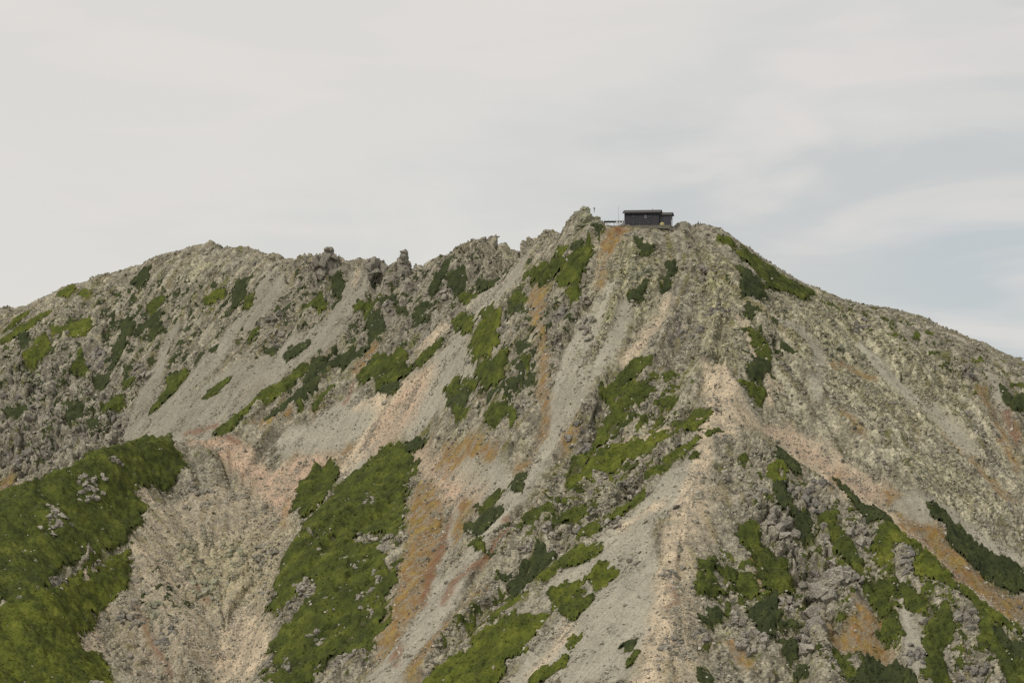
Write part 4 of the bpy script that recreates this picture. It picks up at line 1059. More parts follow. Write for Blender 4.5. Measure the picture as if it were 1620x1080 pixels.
# ------------------------------------------------------------------ stones, boulders, outcrops
def rock_mat(name, base, var, lich=0.3):
    m, t, b = node_mat(name)
    g = t.nodes.new('ShaderNodeTexCoord'); oi = t.nodes.new('ShaderNodeObjectInfo')
    gp = t.nodes.new('ShaderNodeNewGeometry')
    n1 = tex(t, 'ShaderNodeTexNoise', gp.outputs['Position'], 0.7, Detail=6.0, Roughness=0.65)
    n2 = tex(t, 'ShaderNodeTexNoise', gp.outputs['Position'], 1.5, Detail=5.0, Roughness=0.6)
    c = ramp(oi.outputs['Random'], [(0.0, tuple(x * 0.42 for x in base)), (0.35, base), (0.7, var), (1.0, tuple(min(.6, x * 1.6) for x in base))], tree=t, interp='LINEAR')
    c = mixc(ramp(n1.outputs['Fac'], [(0.48, (0, 0, 0)), (0.68, (lich, lich, lich))], tree=t), c, (.30, .29, .17), tree=t)
    c = mixc(ramp(n2.outputs['Fac'], [(0.50, (0, 0, 0)), (0.72, (.65, .65, .65))], tree=t), c, (.15, .135, .12), tree=t)
    L(t, c, b.inputs['Base Color'])
    bp = t.nodes.new('ShaderNodeBump'); bp.inputs['Strength'].default_value = 0.6; bp.inputs['Distance'].default_value = 0.12
    L(t, n2.outputs['Fac'], bp.inputs['Height']); L(t, bp.outputs[0], b.inputs['Normal'])
    return m
ROCK_GREY = rock_mat('grey_stone', (.255, .235, .190), (.28, .262, .20))
ROCK_PALE = rock_mat('pale_stone', (.40, .365, .30), (.45, .41, .335), 0.2)
ROCK_LICH = rock_mat('lichen_stone', (.28, .262, .175), (.31, .295, .185), 0.5)
ROCK_BEIGE = rock_mat('beige_stone', (.40, .335, .255), (.43, .37, .30), 0.15)
def hull_rock(seed, n=13, sx=1.0, sy=1.0, sz=0.8):
    r = np.random.default_rng(seed)
    bm = bmesh.new()
    for k in range(n):
        v = r.normal(size=3); v /= np.linalg.norm(v)
        s = 0.78 + 0.22 * r.random()
        bm.verts.new((v[0] * sx * s * .5, v[1] * sy * s * .5, v[2] * sz * s * .5))
    bmesh.ops.convex_hull(bm, input=bm.verts)
    bmesh.ops.delete(bm, geom=[v for v in bm.verts if not v.link_faces], context='VERTS')
    bmesh.ops.recalc_face_normals(bm, faces=bm.faces)
    me = bpy.data.meshes.new('stone'); bm.to_mesh(me); bm.free()
    return me
SHAPES = [(1, 1, .8), (1.3, .9, .7), (1, 1.2, .6), (.8, .9, 1.1), (1.5, 1, .55), (.9, .8, 1.3)]
def rocks_of(mat, n, base):
    out = []
    for k in range(n):
        me = hull_rock(base + k, 12 + k % 4, *SHAPES[k % len(SHAPES)])
        me.materials.append(mat); out.append(me)
    return out
R_GREY, R_PALE, R_LICH, R_BEIGE = rocks_of(ROCK_GREY, 9, 100), rocks_of(ROCK_PALE, 9, 200), rocks_of(ROCK_LICH, 6, 300), rocks_of(ROCK_BEIGE, 6, 400)

# visible part of the ground: where to put stones
vis = GZ / GY >= np.maximum.accumulate(np.maximum(GZ / GY, -9), axis=0) - 0.004
inframe = vis & (np.abs(UC)[None, :] < 0.222) & (GZ / GY > -0.121) & (GY < 1300) & (GY > 690)
cellA = (GY * _dU * _dY)                      # plan area of each grid cell
def scatter(weight, count, seed):
    r = np.random.default_rng(seed)
    w = (weight * cellA * inframe).ravel().astype(float); w = np.clip(w, 0, None)
    p = np.cumsum(w); p /= p[-1]
    k = np.searchsorted(p, r.random(count))
    rr, cc = np.divmod(k, NC)
    fr = rr + r.random(count) - .5; fc = cc + r.random(count) - .5
    fr = np.clip(fr, 0, NR - 1.01); fc = np.clip(fc, 0, NC - 1.01)
    return np.stack([bil(PX, fr, fc), bil(PY, fr, fc), bil(GZ, fr, fc)], -1)
def stuff_stones(name, label, meshes, pts, sizes, seed):
    """uncountable stones: one object, geometry nodes set a stone on every point"""
    r = np.random.default_rng(seed)
    me = bpy.data.meshes.new(name + '_points')
    n = len(pts)
    me.vertices.add(n); me.vertices.foreach_set('co', pts.astype(np.float32).ravel())
    a = me.attributes.new('size', 'FLOAT', 'POINT'); a.data.foreach_set('value', sizes.astype(np.float32))
    a = me.attributes.new('turn', 'FLOAT_VECTOR', 'POINT')
    a.data.foreach_set('vector', np.c_[r.normal(0, .5, n), r.normal(0, .5, n), r.random(n) * 6.28].astype(np.float32).ravel())
    ob = bpy.data.objects.new(name, me); COL.objects.link(ob)
    src = bpy.data.collections.new(name + '_kinds')
    for m in meshes:
        so = bpy.data.objects.new('stone_kind', m); src.objects.link(so)
    g = bpy.data.node_groups.new(name, 'GeometryNodeTree')
    g.interface.new_socket('Geometry', in_out='INPUT', socket_type='NodeSocketGeometry')
    g.interface.new_socket('Geometry', in_out='OUTPUT', socket_type='NodeSocketGeometry')
    gi = g.nodes.new('NodeGroupInput'); go = g.nodes.new('NodeGroupOutput')
    ci = g.nodes.new('GeometryNodeCollectionInfo'); ci.inputs['Collection'].default_value = src
    ci.inputs['Separate Children'].default_value = True; ci.inputs['Reset Children'].default_value = True
    ip = g.nodes.new('GeometryNodeInstanceOnPoints'); ip.inputs['Pick Instance'].default_value = True
    def attr(nm, ty):
        x = g.nodes.new('GeometryNodeInputNamedAttribute'); x.data_type = ty; x.inputs['Name'].default_value = nm
        return x.outputs['Attribute']
    rv = g.nodes.new('FunctionNodeRandomValue'); rv.data_type = 'INT'
    rv.inputs[4].default_value = 0; rv.inputs[5].default_value = len(meshes) - 1
    g.links.new(gi.outputs[0], ip.inputs['Points']); g.links.new(ci.outputs[0], ip.inputs['Instance'])
    g.links.new(rv.outputs[2], ip.inputs['Instance Index'])
    e2r = g.nodes.new('FunctionNodeEulerToRotation'); g.links.new(attr('turn', 'FLOAT_VECTOR'), e2r.inputs[0])
    g.links.new(e2r.outputs[0], ip.inputs['Rotation']); g.links.new(attr('size', 'FLOAT'), ip.inputs['Scale'])
    g.links.new(ip.outputs[0], go.inputs[0])
    md = ob.modifiers.new('stones', 'NODES'); md.node_group = g
    ob['kind'] = 'stuff'; ob['label'] = label
    return ob
def lognorm(n, med, sig, lo, hi, seed):
    return np.clip(med * np.exp(np.random.default_rng(seed).normal(0, sig, n)), lo, hi)

open_g = np.clip(1 - 1.3 * veg, 0, 1)
clump = (sstep(-0.05, 0.45, fbm(GX / 11, GY / 9, 4, 61)) ** 1.5 + 0.06) * sstep(-1.2, 1.2, st_m + 0.5 * st_f)
w_rub = open_g * rocky * clump
w_lich = open_g * rocky * (0.04 + M['lichen']) * clump
w_scr = open_g * (M['scree'] * clump + 0.10 * M['soil'] + 0.1 * M['pink'])
w_soil = open_g * (M['soil'] + 0.6 * M['pink'] + 0.2 * M['dry']) * clump
NS = 56000
stuff_stones('rubble', 'grey angular rubble strewn over the whole mountainside', R_GREY, scatter(w_rub, NS, 1), lognorm(NS, .80, .48, .35, 2.6, 2), 3)
NS = 22000
stuff_stones('lichen_rubble', 'yellowish lichen covered rubble on the right slope and spur', R_LICH, scatter(w_lich, NS, 4), lognorm(NS, .80, .42, .35, 2.2, 5), 6)
NS = 34000
stuff_stones('scree_stones', 'loose grey scree stones in the gullies and talus fans', R_GREY, scatter(w_scr, NS, 7), lognorm(NS, .40, .50, .2, 1.8, 8), 9)
NS = 16000
stuff_stones('pale_stones', 'pale weathered stones scattered on every slope', R_PALE, scatter(open_g * (0.02 + rocky * clump + 0.25 * M['scree'] * clump), NS, 10), lognorm(NS, .62, .45, .3, 1.9, 11), 12)
NS = 14000
stuff_stones('beige_stones', 'beige stones along the trampled trail and bare soil', R_BEIGE, scatter(w_soil, NS, 13), lognorm(NS, .45, .42, .2, 1.5, 14), 15)

NS = 800
_vp = scatter(veg * (canopy_g > 0.22) * inframe, NS, 31); _vp[:, 2] += 0.75
stuff_stones('stones_in_pine', 'pale stones showing through the creeping pine', R_PALE, _vp, lognorm(NS, .85, .35, .5, 1.6, 32), 33)

# chiselled blocks for outcrops and boulders
def chisel(seed, sub=3, cuts=15):
    r = np.random.default_rng(seed)
    bm = bmesh.new()
    bmesh.ops.create_icosphere(bm, subdivisions=sub, radius=0.62)
    P = np.array([v.co[:] for v in bm.verts])
    for k in range(cuts):
        n = r.normal(size=3)
        if k < 6: n = np.eye(3)[k % 3] * (1 if k < 3 else -1) + r.normal(0, .22, 3)
        n /= np.linalg.norm(n); h = 0.40 + 0.15 * r.random()
        d = P @ n - h
        P -= np.clip(d, 0, None)[:, None] * n
    P += 0.018 * r.normal(size=P.shape)
    for v, p in zip(bm.verts, P): v.co = p
    me = bpy.data.meshes.new('block'); bm.to_mesh(me); bm.free()
    return me
def blocks_of(mat, n, base):
    o = []
    for k in range(n):
        if k < 5:
            r = np.random.default_rng(base + k); bm = bmesh.new()
            for q in range(15):                      # points on the faces of a box: an angular block
                p = r.uniform(-.5, .5, 3); ax = r.integers(3); p[ax] = (.5 if r.random() > .5 else -.5) * r.uniform(.85, 1.05)
                bm.verts.new(p)
            bmesh.ops.convex_hull(bm, input=bm.verts)
            bmesh.ops.delete(bm, geom=[v for v in bm.verts if not v.link_faces], context='VERTS')
            bmesh.ops.recalc_face_normals(bm, faces=bm.faces)
            me = bpy.data.meshes.new('block'); bm.to_mesh(me); bm.free()
        else: me = chisel(base + k, 3, 10)
        me.materials.append(mat); o.append(me)
    return o
def crag_mat(name, base, alt, dk):
    m, t, b = node_mat(name)
    gp = t.nodes.new('ShaderNodeNewGeometry'); oi = t.nodes.new('ShaderNodeObjectInfo')
    n1 = tex(t, 'ShaderNodeTexNoise', gp.outputs['Position'], 0.35, Detail=7.0, Roughness=0.65)
    n2 = tex(t, 'ShaderNodeTexNoise', gp.outputs['Position'], 1.2, Detail=6.0, Roughness=0.7)
    cr = tex(t, 'ShaderNodeTexVoronoi', gp.outputs['Position'], 0.75, feature='DISTANCE_TO_EDGE')
    c = mixc(ramp(n1.outputs['Fac'], [(0.38, (0, 0, 0)), (0.62, (1, 1, 1))], tree=t), base, alt, tree=t)
    c = mixc(ramp(n2.outputs['Fac'], [(0.52, (0, 0, 0)), (0.74, (.8, .8, .8))], tree=t), c, dk, tree=t)
    v = mth('MULTIPLY_ADD', oi.outputs['Random'], 0.45, 0.78, tree=t)
    vm = t.nodes.new('ShaderNodeVectorMath'); vm.operation = 'SCALE'
    L(t, c, vm.inputs[0]); L(t, v, vm.inputs['Scale']); L(t, vm.outputs[0], b.inputs['Base Color'])
    h = mth('ADD', n2.outputs['Fac'], mth('MINIMUM', mth('MULTIPLY', cr.outputs['Distance'], 6.0, tree=t), 1.0, tree=t), tree=t)
    bp = t.nodes.new('ShaderNodeBump'); bp.inputs['Strength'].default_value = 0.8; bp.inputs['Distance'].default_value = 0.3
    L(t, h, bp.inputs['Height']); L(t, bp.outputs[0], b.inputs['Normal'])
    return m
CRAG = {'g': crag_mat('grey_crag', (.285, .263, .213), (.24, .223, .185), (.13, .118, .096)),
        'p': crag_mat('pale_crag', (.33, .302, .248), (.275, .255, .213), (.15, .137, .112)),
        'l': crag_mat('lichen_crag', (.28, .27, .205), (.31, .31, .20), (.16, .15, .11)),
        'd': crag_mat('dark_crag', (.20, .188, .165), (.225, .208, .178), (.12, .11, .094))}
BLK = {k: blocks_of(m, 7, 500 + 20 * i) for i, (k, m) in enumerate(CRAG.items())}
GRP_OUT = 'rock outcrops on the slopes'
def outcrop(px, py, w, h, n, kind, label, stack=False, big=0):
    """w, h: apparent size in photo pixels; blocks sit on the ground inside an ellipse (or pile up when stack)"""
    x0, y0, z0 = ground(px, py if not stack else py + h * 0.5)
    m = y0 / F
    root = bpy.data.objects.new('rock_outcrop', None); COL.objects.link(root)
    root.location = (x0, y0, z0); root.empty_display_size = 1
    root['label'] = label; root['category'] = 'rock outcrop'; root['group'] = GRP_OUT
    r = np.random.default_rng(int(px * 7 + py * 13))
    lean = r.normal(0, .25, 3); turn = r.random() * 6.28
    n = int(n * 1.6)
    for k in range(n):
        o = bpy.data.objects.new('block', BLK[kind][int(r.integers(5))]); COL.objects.link(o)
        o.parent = root
        s = 1.15 * math.sqrt(w * h / n) * m * (0.55 + 0.75 * r.random())
        if k < big: s *= 1.6
        if stack:
            lev = max(3, round(1.6 * h / w * 2)); f = (k * lev // n) / max(1, lev - 1)    # courses from the foot to the top
            wd = w * m * (1.05 - 0.60 * f ** 1.3)
            s = max(s * .75, wd * (0.50 + 0.25 * r.random()))
            p = np.array([r.uniform(-.5, .5) * (wd - .5 * s), r.uniform(-.35, .35) * wd, h * m * f * 0.95 - 0.25 * s])
        else:
            a = r.random() * 6.28; q = math.sqrt(r.random())
            gx, gy, gz = ground(px + math.cos(a) * q * w * .5, py + math.sin(a) * q * h * .5)
            if abs(gy - y0) > 14: gx, gy, gz = x0, y0, z0
            p = np.array([gx - x0, gy - y0, gz - z0 - 0.04 * s + (min(0.8, 0.36 * s) if kind == 'p' else 0.0)])
        if stack and k < 3:                                     # the solid core of a tower
            cw, ch, off = ((.80, .85, 0), (.52, 1.12, .06), (.62, .70, -.16))[k]
            o.location = (off * w * m, 0.05 * w * m * k, ch * h * m * .38)
            o.scale = (cw * w * m, cw * w * m * .85, ch * h * m * 1.1)
            o.rotation_euler = (r.normal(0, .06), r.normal(0, .08), r.random() * 6.28)
            continue
        o.location = p
        o.rotation_euler = (lean[0] + r.normal(0, .22), lean[1] + r.normal(0, .22), turn + r.normal(0, .45))
        o.scale = (s * r.uniform(.85, 1.25), s * r.uniform(.8, 1.15), s * r.uniform(.65, 1.2))
    return root
for _o in OUT: outcrop(*_o)
# single boulders one can point at
def boulder(px, py, w, h, kind, label, group=None):
    x, y, z = ground(px, py)
    o = bpy.data.objects.new('boulder', BLK[kind][int(px) % 7]); COL.objects.link(o)
    m = y / F
    o.location = (x, y, z + 0.15 * h * m); o.scale = (w * m, w * m * .8, h * m * 1.1)
    o.rotation_euler = (random.uniform(-.2, .2), random.uniform(-.2, .2), random.uniform(-.4, .4))
    o['label'] = label; o['category'] = 'boulder'
    if group: o['group'] = group
boulder(1461, 985, 17, 11, 'p', 'rounded whitish boulder lying beside the green thicket at the stony rill')
boulder(635, 611, 7, 6, 'p', 'white boulder at the right end of the dark fringe under the lens-shaped thicket')
boulder(609, 637, 10, 6, 'p', 'white boulder below left of the one under the lens-shaped thicket')
boulder(836, 776, 8, 5, 'p', 'white boulder lying in the central scree gully')
boulder(626, 793, 9, 8, 'p', 'pale boulder at the right edge of the large smooth rib thicket')
boulder(235, 678, 9, 5, 'p', 'pale boulder on the talus near the shoulder crest')
boulder(740, 842, 8, 7, 'p', 'pale boulder just left of the widest bush on the gully island')
boulder(697, 908, 16, 12, 'p', 'pale boulder blocking the second gully')
boulder(962, 765, 14, 10, 'd', 'dark boulder within the pale outcrop band near the light green mat')
# individual loose blocks: the largest of the countless ones
_pts = scatter(w_rub * (0.3 + cliff), 190, 77)
for p in _pts:
    o = bpy.data.objects.new('boulder', BLK['gpld'[random.randrange(4)]][random.randrange(7)]); COL.objects.link(o)
    s = random.uniform(1.2, 2.6)
    o.location = (p[0], p[1], p[2] + 0.1 * s); o.scale = (s, s * random.uniform(.7, 1), s * random.uniform(.6, 1))
    o.rotation_euler = (random.uniform(-.4, .4), random.uniform(-.4, .4), random.uniform(0, 6.28))
    o['label'] = 'loose grey block among the rubble of the rocky slopes'; o['category'] = 'boulder'; o['group'] = 'loose blocks among the rubble'
# ------------------------------------------------------------------ hut, terrace, people
def flat_mat(name, col, rough=0.8, spec=0.2):
    m, t, b = node_mat(name, rough); b.inputs['Specular IOR Level'].default_value = spec
    g = t.nodes.new('ShaderNodeTexCoord')
    n = tex(t, 'ShaderNodeTexNoise', g.outputs['Object'], 2.2, Detail=5.0)
    c = mixc(n.outputs['Fac'], tuple(x * 0.8 for x in col), tuple(min(.9, x * 1.2) for x in col), tree=t)
    L(t, c, b.inputs['Base Color'])
    return m
def board_mat(name, col):
    m, t, b = node_mat(name, 0.75)
    g = t.nodes.new('ShaderNodeTexCoord')
    w = t.nodes.new('ShaderNodeTexWave'); w.wave_type = 'BANDS'; w.bands_direction = 'Z'
    w.inputs['Scale'].default_value = 1.6; L(t, g.outputs['Object'], w.inputs['Vector'])
    n = tex(t, 'ShaderNodeTexNoise', g.outputs['Object'], 1.4, Detail=6.0)
    c = mixc(n.outputs['Fac'], tuple(x * 0.7 for x in col), tuple(x * 1.3 for x in col), tree=t)
    L(t, c, b.inputs['Base Color'])
    bp = t.nodes.new('ShaderNodeBump'); bp.inputs['Strength'].default_value = 0.5; bp.inputs['Distance'].default_value = 0.04
    L(t, w.outputs['Fac'], bp.inputs['Height']); L(t, bp.outputs[0], b.inputs['Normal'])
    return m
M_WALL = board_mat('dark_boards', (.056, .054, .061)); M_WALL2 = board_mat('annex_boards', (.064, .063, .072))
M_ROOF = flat_mat('roof_sheet', (.075, .069, .062), 0.7, 0.2); M_DARK = flat_mat('dark_timber', (.025, .027, .03))
M_WHITE = flat_mat('white_paint', (.68, .67, .65)); M_GLASS = flat_mat('window_glass', (.03, .035, .045), 0.1, 0.6)
M_TARP = flat_mat('straw_tarp', (.42, .36, .17)); M_GREYM = flat_mat('grey_metal', (.36, .36, .37), 0.5); M_STEEL = flat_mat('pole_metal', (.42, .40, .40), .5)
M_WOOD = flat_mat('old_wood', (.14, .11, .08)); M_STONEW = ROCK_GREY
def box(bm, x0, x1, y0, y1, z0, z1, bevel=0.0):
    v = [bm.verts.new((x, y, z)) for z in (z0, z1) for y in (y0, y1) for x in (x0, x1)]
    for f in ((0, 2, 3, 1), (4, 5, 7, 6), (0, 1, 5, 4), (2, 6, 7, 3), (0, 4, 6, 2), (1, 3, 7, 5)):
        bm.faces.new([v[i] for i in f])
def part(name, bm, mat, parent=None, loc=None):
    bmesh.ops.recalc_face_normals(bm, faces=bm.faces)
    me = bpy.data.meshes.new(name); bm.to_mesh(me); bm.free(); me.materials.append(mat)
    o = bpy.data.objects.new(name, me); COL.objects.link(o)
    if parent: o.parent = parent
    if loc is not None: o.location = loc
    return o
def bpart(name, boxes, mat, parent=None, loc=None):
    bm = bmesh.new()
    for b_ in boxes: box(bm, *b_)
    return part(name, bm, mat, parent, loc)
def thing(name, label, cat, loc, rz=0.0, group=None):
    o = bpy.data.objects.new(name, None); COL.objects.link(o)
    o.location = loc; o.rotation_euler = (0, 0, rz); o['label'] = label; o['category'] = cat
    if group: o['group'] = group
    return o
def gable_roof(x0, x1, y0, y1, z, rise, over, thick):
    bm = bmesh.new()
    ym = (y0 + y1) / 2
    prof = [(y0 - over, z - over * rise / (ym - y0)), (ym, z + rise), (y1 + over, z - over * rise / (ym - y0)),
            (y1 + over, z - over * rise / (ym - y0) + thick), (ym, z + rise + thick), (y0 - over, z - over * rise / (ym - y0) + thick)]
    a = [bm.verts.new((x0 - over, y, zz)) for y, zz in prof]; c = [bm.verts.new((x1 + over, y, zz)) for y, zz in prof]
    n = len(prof)
    for i in range(n): bm.faces.new((a[i], a[(i + 1) % n], c[(i + 1) % n], c[i]))
    bm.faces.new((a[0], a[5], a[4], a[1])); bm.faces.new((a[1], a[4], a[3], a[2]))
    bm.faces.new((c[0], c[1], c[4], c[5])); bm.faces.new((c[1], c[2], c[3], c[4]))
    return bm
def gable_body(x0, x1, y0, y1, z0, z1, rise):
    bm = bmesh.new(); ym = (y0 + y1) / 2
    pr = [(y0, z0), (y1, z0), (y1, z1), (ym, z1 + rise), (y0, z1)]
    a = [bm.verts.new((x0, y, z)) for y, z in pr]; c = [bm.verts.new((x1, y, z)) for y, z in pr]
    for i in range(5): bm.faces.new((a[i], a[(i + 1) % 5], c[(i + 1) % 5], c[i]))
    bm.faces.new(a[::-1]); bm.faces.new(c)
    return bm
YH = 964.0; PXM = YH / F
hx = (988 - CX) * PXM
hut = thing('mountain_hut', 'dark boarded mountain hut with low roof and annex on the summit ridge', 'hut', (hx, YH, HUT_Z - 0.25), math.radians(-10))
LM, HM, DM = 13.9, 5.45, 7.6
part('wall', gable_body(0, LM, 0, DM, 0, HM, 1.15), M_WALL, hut)
part('roof', gable_roof(0, LM - .1, 0, DM, HM + .03, 1.15, 0.75, 0.22), M_ROOF, hut)
bpart('fascia', [(-.76, LM + .66, -.80, -.76, HM - .22, HM + .05)], M_DARK, hut)
part('annex_wall', gable_body(LM + .004, LM + 4.6, 0.5, DM - .6, 0, 4.55, 1.0), M_WALL2, hut)
part('annex_roof', gable_roof(LM + .5, LM + 4.7, 0.5, DM - .6, 4.58, 1.0, 0.45, 0.18), M_ROOF, hut)
part('bargeboard', gable_roof(LM + 4.72 + .45, LM + 4.84 + .45, 0.5, DM - .6, 4.36, 1.0, 0.0, 0.26), M_DARK, hut)
def window(x, z, w, h):
    f = bpart('window', [(x, x + w, -.07, 0.002, z, z + .09), (x, x + w, -.07, 0.002, z + h - .09, z + h), (x, x + .09, -.07, 0.002, z + .09, z + h - .09),
                         (x + w - .09, x + w, -.07, 0.002, z + .09, z + h - .09), (x + w / 2 - .04, x + w / 2 + .04, -.06, 0.002, z + .09, z + h - .09)], M_GREYM if w < 1.2 else M_DARK, hut)
    bpart('pane', [(x + .09, x + w - .09, -.03, 0.001, z + .09, z + h - .09)], M_GLASS, f)
for x, z, w, h in ((3.0, 3.4, 1.4, 1.1), (8.0, 3.3, .9, 1.2), (9.4, 3.3, 1.4, 1.1), (2.8, .9, 1.5, 1.2), (5.6, .9, 1.5, 1.2), (9.0, .9, 1.5, 1.2)): window(x, z, w, h)
d = bpart('door', [(LM + 4.6, LM + 4.66, 2.2, 3.2, 0.1, 2.3)], M_DARK, hut)
bpart('handle', [(LM + 4.66, LM + 4.7, 2.3, 2.36, 1.0, 1.2)], M_STEEL, d)
bpart('notice_board', [(LM + 4.6, LM + 4.65, 0.9, 1.7, 2.0, 4.0)], M_GREYM, hut)
bpart('corner_post', [(-.06, .10, -.06, .10, 0, HM - .1), (LM - .1, LM + .06, -.06, .10, 0, HM - .1)], M_DARK, hut)
bpart('chimney', [(10.6, 11.0, 4.6, 5.0, 6.3, 7.4)], M_STEEL, hut)
# foundation wall of dry stone under the hut
bm = bmesh.new()
rr = np.random.default_rng(91)
ca, sa = math.cos(math.radians(-10)), math.sin(math.radians(-10))
for row in range(3):
    x = -0.5 + 0.2 * row
    while x < LM + 4.5:
        w = rr.uniform(.5, 1.1)
        mm = bmesh.ops.create_cube(bm, size=1.0)['verts']
        for v in mm:
            q = np.array(v.co) * (w * .97, 0.9, .46) + rr.normal(0, .035, 3) + (x + w / 2, -.75 + .1 * row, -1.15 + .45 * row)
            v.co = q
        x += w
wl = part('retaining_wall', bm, M_STONEW)
wl.location = (hx, YH, HUT_Z + .1); wl.rotation_euler = (0, 0, math.radians(-10))
wl['label'] = 'low dry stone wall under the front of the mountain hut'; wl['category'] = 'stone wall'
# straw coloured covered pile in front of the annex
bm = bmesh.new()
bmesh.ops.create_uvsphere(bm, u_segments=14, v_segments=8, radius=1.0)
for v in bm.verts: v.co = (v.co.x * .95 * (1 + .08 * math.sin(7 * v.co.z)), v.co.y * .5, max(v.co.z, -.35) * .95 + .35)
tp = part('covered_pile', bm, M_TARP); tp.location = (hx + 15.1 * ca, YH + 15.1 * sa - .55, HUT_Z)
tp['label'] = 'straw yellow covered pile standing against the annex wall of the hut'; tp['category'] = 'covered pile'
# white leaning board at the right corner
sh = bpart('white_board', [(-.35, .35, -.05, .05, 0, 2.6), (-.4, .4, -.08, -.05, 1.2, 1.35)], M_WHITE)
sh.location = (hx + 19.2 * ca, YH + 19.2 * sa + 2.0, HUT_Z - .2); sh.rotation_euler = (math.radians(-8), 0, math.radians(35))
sh['label'] = 'white board leaning at the right end of the hut annex'; sh['category'] = 'board'
# terrace between the summit knob and the hut
zt = (HZ - 349.0) * PXM
tx0, tx1 = (956 - CX) * PXM, (987.5 - CX) * PXM
ter = thing('terrace', 'dark timber terrace on posts between the summit rocks and the hut', 'terrace', (tx0, YH + 1.2, HUT_Z - .6))
H_ = zt - (HUT_Z - .6); LW = tx1 - tx0
bpart('skirt_board', [(0.02, LW - .02, .05, .12, H_ - .75, H_ - .284)], M_DARK, ter)
bpart('deck', [(0, LW, 0, 4.0, H_ - .28, H_)], M_DARK, ter)
for k in range(5):
    bpart('post', [(k * (LW - .25) / 4, k * (LW - .25) / 4 + .22, .1, .32, -.6, H_ - .282)], M_DARK, ter)
for k in range(6):
    bpart('rail_post', [(.1 + k * (LW - .4) / 5, .18 + k * (LW - .4) / 5, .05, .13, H_ + .002, H_ + .5)], M_DARK, ter)
fp = thing('white_fence', 'short white slatted fence under the left end of the terrace', 'fence', ((957 - CX) * PXM, YH + .7, (HZ - 357.0) * PXM))
for k in range(5): bpart('slat', [(k * .52, k * .52 + .36, 0, .05, 0, 1.2)], M_WHITE, fp)
bpart('rail', [(0, 2.44, .052, .10, .9, 1.0)], M_WHITE, fp)
for k, (xx, w) in enumerate(((974.6, .62), (979.2, .52), (984.0, .50))):
    bb = bpart('white_box', [(0, w, 0, .5, 0, .72), (-.03, w + .03, -.03, .53, .72, .78)], M_WHITE)
    bb.location = ((xx - CX) * PXM, YH + .55, (HZ - 353.0) * PXM)
    bb['label'] = ('leftmost white box below the terrace deck', 'middle white box of the three below the terrace deck', 'white box below the terrace deck nearest the hut wall')[k]
    bb['category'] = 'box'; bb['group'] = 'white boxes under the terrace'
    q = bpart('box_stand', [(.05, .12, .05, .12, -1.2, -.002), (w - .12, w - .05, .05, .12, -1.2, -.002), (.05, .12, .38, .45, -1.2, -.002), (w - .12, w - .05, .38, .45, -1.2, -.002)], M_DARK, bb)
def tube(name, pts, rad, mat, parent=None, seg=8):
    bm = bmesh.new(); rings = []
    for (x, y, z), r in zip(pts, rad):
        rings.append([bm.verts.new((x + r * math.cos(6.283 * i / seg), y + r * math.sin(6.283 * i / seg), z)) for i in range(seg)])
    for a, c in zip(rings, rings[1:]):
        for i in range(seg): bm.faces.new((a[i], a[(i + 1) % seg], c[(i + 1) % seg], c[i]))
    bm.faces.new(rings[0][::-1]); bm.faces.new(rings[-1])
    return part(name, bm, mat, parent)
ms = thing('radio_mast', 'thin pale mast rising from the terrace beside the hut', 'mast', ((979 - CX) * PXM, YH + 3.0, zt))
tube('pole', [(0, 0, 0), (0, 0, 3), (0, 0, 6.0)], [.07, .05, .035], M_STEEL, ms)
bpart('antenna', [(-.3, .3, -.02, .02, 5.2, 5.24), (-.25, .25, -.02, .02, 4.6, 4.64)], M_STEEL, ms)
# marker on the summit knob
gx_, gy_ = (940 - CX) / F * 984, 983.0
zz_ = float(height(gx_, gy_)[0])
mk = thing('marker_post', 'dark wooden marker post on the summit rocks left of the terrace', 'marker post', (gx_, gy_, max(zz_ - .3, (HZ - 336) / F * 983)))
bpart('post', [(-.13, .13, -.13, .13, 0, 2.0)], M_WOOD, mk); bpart('sign_board', [(-.34, .34, -.18, -.132, 1.35, 1.85)], M_WOOD, mk)
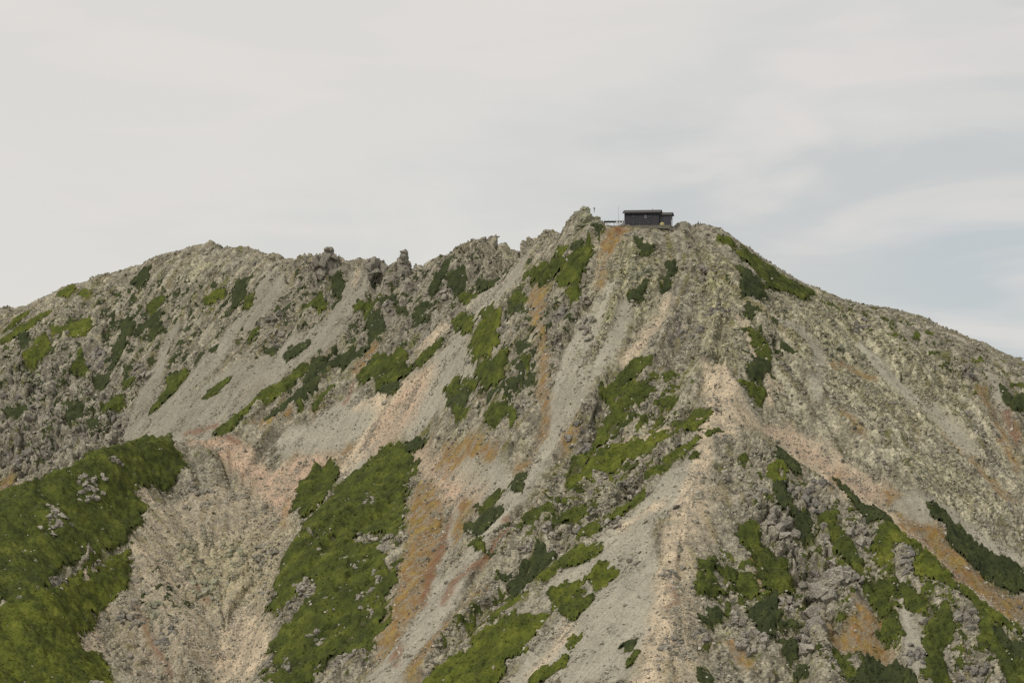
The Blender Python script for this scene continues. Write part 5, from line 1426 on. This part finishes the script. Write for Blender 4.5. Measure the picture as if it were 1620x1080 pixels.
# people
SK = flat_mat('skin', (.38, .24, .17)); HAIR = flat_mat('dark_hair', (.02, .017, .015)); BOOT = flat_mat('boot_leather', (.05, .04, .03))
def person(px, py, jacket, trousers, pack, rz, stride, label):
    x, y, z = ground(px, py)
    J = {'pel': (0, 0, .95), 'bel': (0, .0, 1.1), 'che': (0, -.01, 1.32), 'nec': (0, -.02, 1.50), 'hea': (0, -.04, 1.62), 'top': (0, -.03, 1.72)}
    R = {'pel': .15, 'bel': .135, 'che': .165, 'nec': .06, 'hea': .095, 'top': .07}
    E = [('pel', 'bel'), ('bel', 'che'), ('che', 'nec'), ('nec', 'hea'), ('hea', 'top')]
    for s, n in ((-1, 'l'), (1, 'r')):
        st = stride * s
        J.update({'hip' + n: (s * .10, 0, .90), 'kne' + n: (s * .11, -st * .5 - .04, .50), 'ank' + n: (s * .11, -st, .09), 'toe' + n: (s * .13, -st - .17, .045),
                  'sho' + n: (s * .20, 0, 1.42), 'elb' + n: (s * .27, st * .4 + .05, 1.16), 'wri' + n: (s * .27, st * .5 - .10, .95), 'han' + n: (s * .27, st * .5 - .16, .86)})
        R.update({'hip' + n: .105, 'kne' + n: .07, 'ank' + n: .055, 'toe' + n: .045, 'sho' + n: .075, 'elb' + n: .05, 'wri' + n: .038, 'han' + n: .04})
        E += [('pel', 'hip' + n), ('hip' + n, 'kne' + n), ('kne' + n, 'ank' + n), ('ank' + n, 'toe' + n), ('che', 'sho' + n), ('sho' + n, 'elb' + n), ('elb' + n, 'wri' + n), ('wri' + n, 'han' + n)]
    ks = list(J); me = bpy.data.meshes.new('body')
    me.from_pydata([J[k] for k in ks], [(ks.index(a), ks.index(b_)) for a, b_ in E], [])
    o = bpy.data.objects.new('person_rig', me); COL.objects.link(o)
    sk = o.modifiers.new('skin', 'SKIN'); o.modifiers.new('sub', 'SUBSURF').levels = 1
    for v, k in zip(me.skin_vertices[0].data, ks): v.radius = (R[k], R[k] * (.75 if k in ('bel', 'che', 'pel') else 1)); v.use_root = (k == 'pel')
    dg = bpy.context.evaluated_depsgraph_get(); dg.update()
    fm = bpy.data.meshes.new_from_object(o.evaluated_get(dg))
    bpy.data.objects.remove(o, do_unlink=True)
    fm.materials.clear()
    for m in (trousers, jacket, SK, HAIR, BOOT): fm.materials.append(m)
    for p in fm.polygons:
        c = p.center
        p.material_index = 4 if c.z < .13 else 0 if c.z < .98 and abs(c.x) < .215 else 3 if c.z > 1.665 or (c.z > 1.58 and c.y > -.02) else 2 if c.z > 1.505 or (c.z < .93 and abs(c.x) >= .215) else 1
        p.use_smooth = True
    r = thing('person', label, 'person', (x, y, z - .03), rz)
    b_ = bpy.data.objects.new('body', fm); COL.objects.link(b_); b_.parent = r
    if pack:
        bm = bmesh.new(); bmesh.ops.create_cube(bm, size=1)
        bmesh.ops.bevel(bm, geom=bm.edges, offset=.18, segments=2, affect='EDGES')
        for v in bm.verts: v.co = (v.co.x * .34, v.co.y * .22 + .25, v.co.z * .56 + 1.24)
        part('backpack', bm, pack, r)
    bm = bmesh.new(); bmesh.ops.create_uvsphere(bm, u_segments=10, v_segments=6, radius=.125)
    for v in bm.verts:
        if v.co.z < .02: v.co.x *= 1.25; v.co.y *= 1.35; v.co.z = max(v.co.z, -.02)
        v.co.z += 1.70; v.co.y -= .035
    part('hat', bm, pack or jacket, r)
J1, J2, J3 = flat_mat('black_jacket', (.02, .02, .024)), flat_mat('brown_jacket', (.07, .045, .03)), flat_mat('navy_jacket', (.025, .03, .05))
T1, T2 = flat_mat('dark_trousers', (.022, .022, .024)), flat_mat('olive_trousers', (.055, .05, .035))
K1 = flat_mat('dark_pack', (.03, .028, .03))
person(1154.5, 663, J1, T1, K1, 0.3, .16, 'hiker in black walking with a dark pack in the middle of the beige saddle')
person(1173, 679, J2, T2, None, 2.6, .12, 'hiker in brown standing at the near edge of the saddle by the rocks')
person(1141, 655, J1, T1, K1, 2.9, .20, 'hiker in dark clothes climbing the trail just above the saddle')
person(1131, 767, J2, T1, K1, 3.4, .18, 'hiker in brown on the crest path below the saddle')
person(1131, 615, J3, T1, K1, 3.0, .18, 'hiker in navy higher up the trail among pale rubble')
person(1100, 352, J1, T1, None, 0.4, .05, 'person in black standing on the skyline right of the hut')
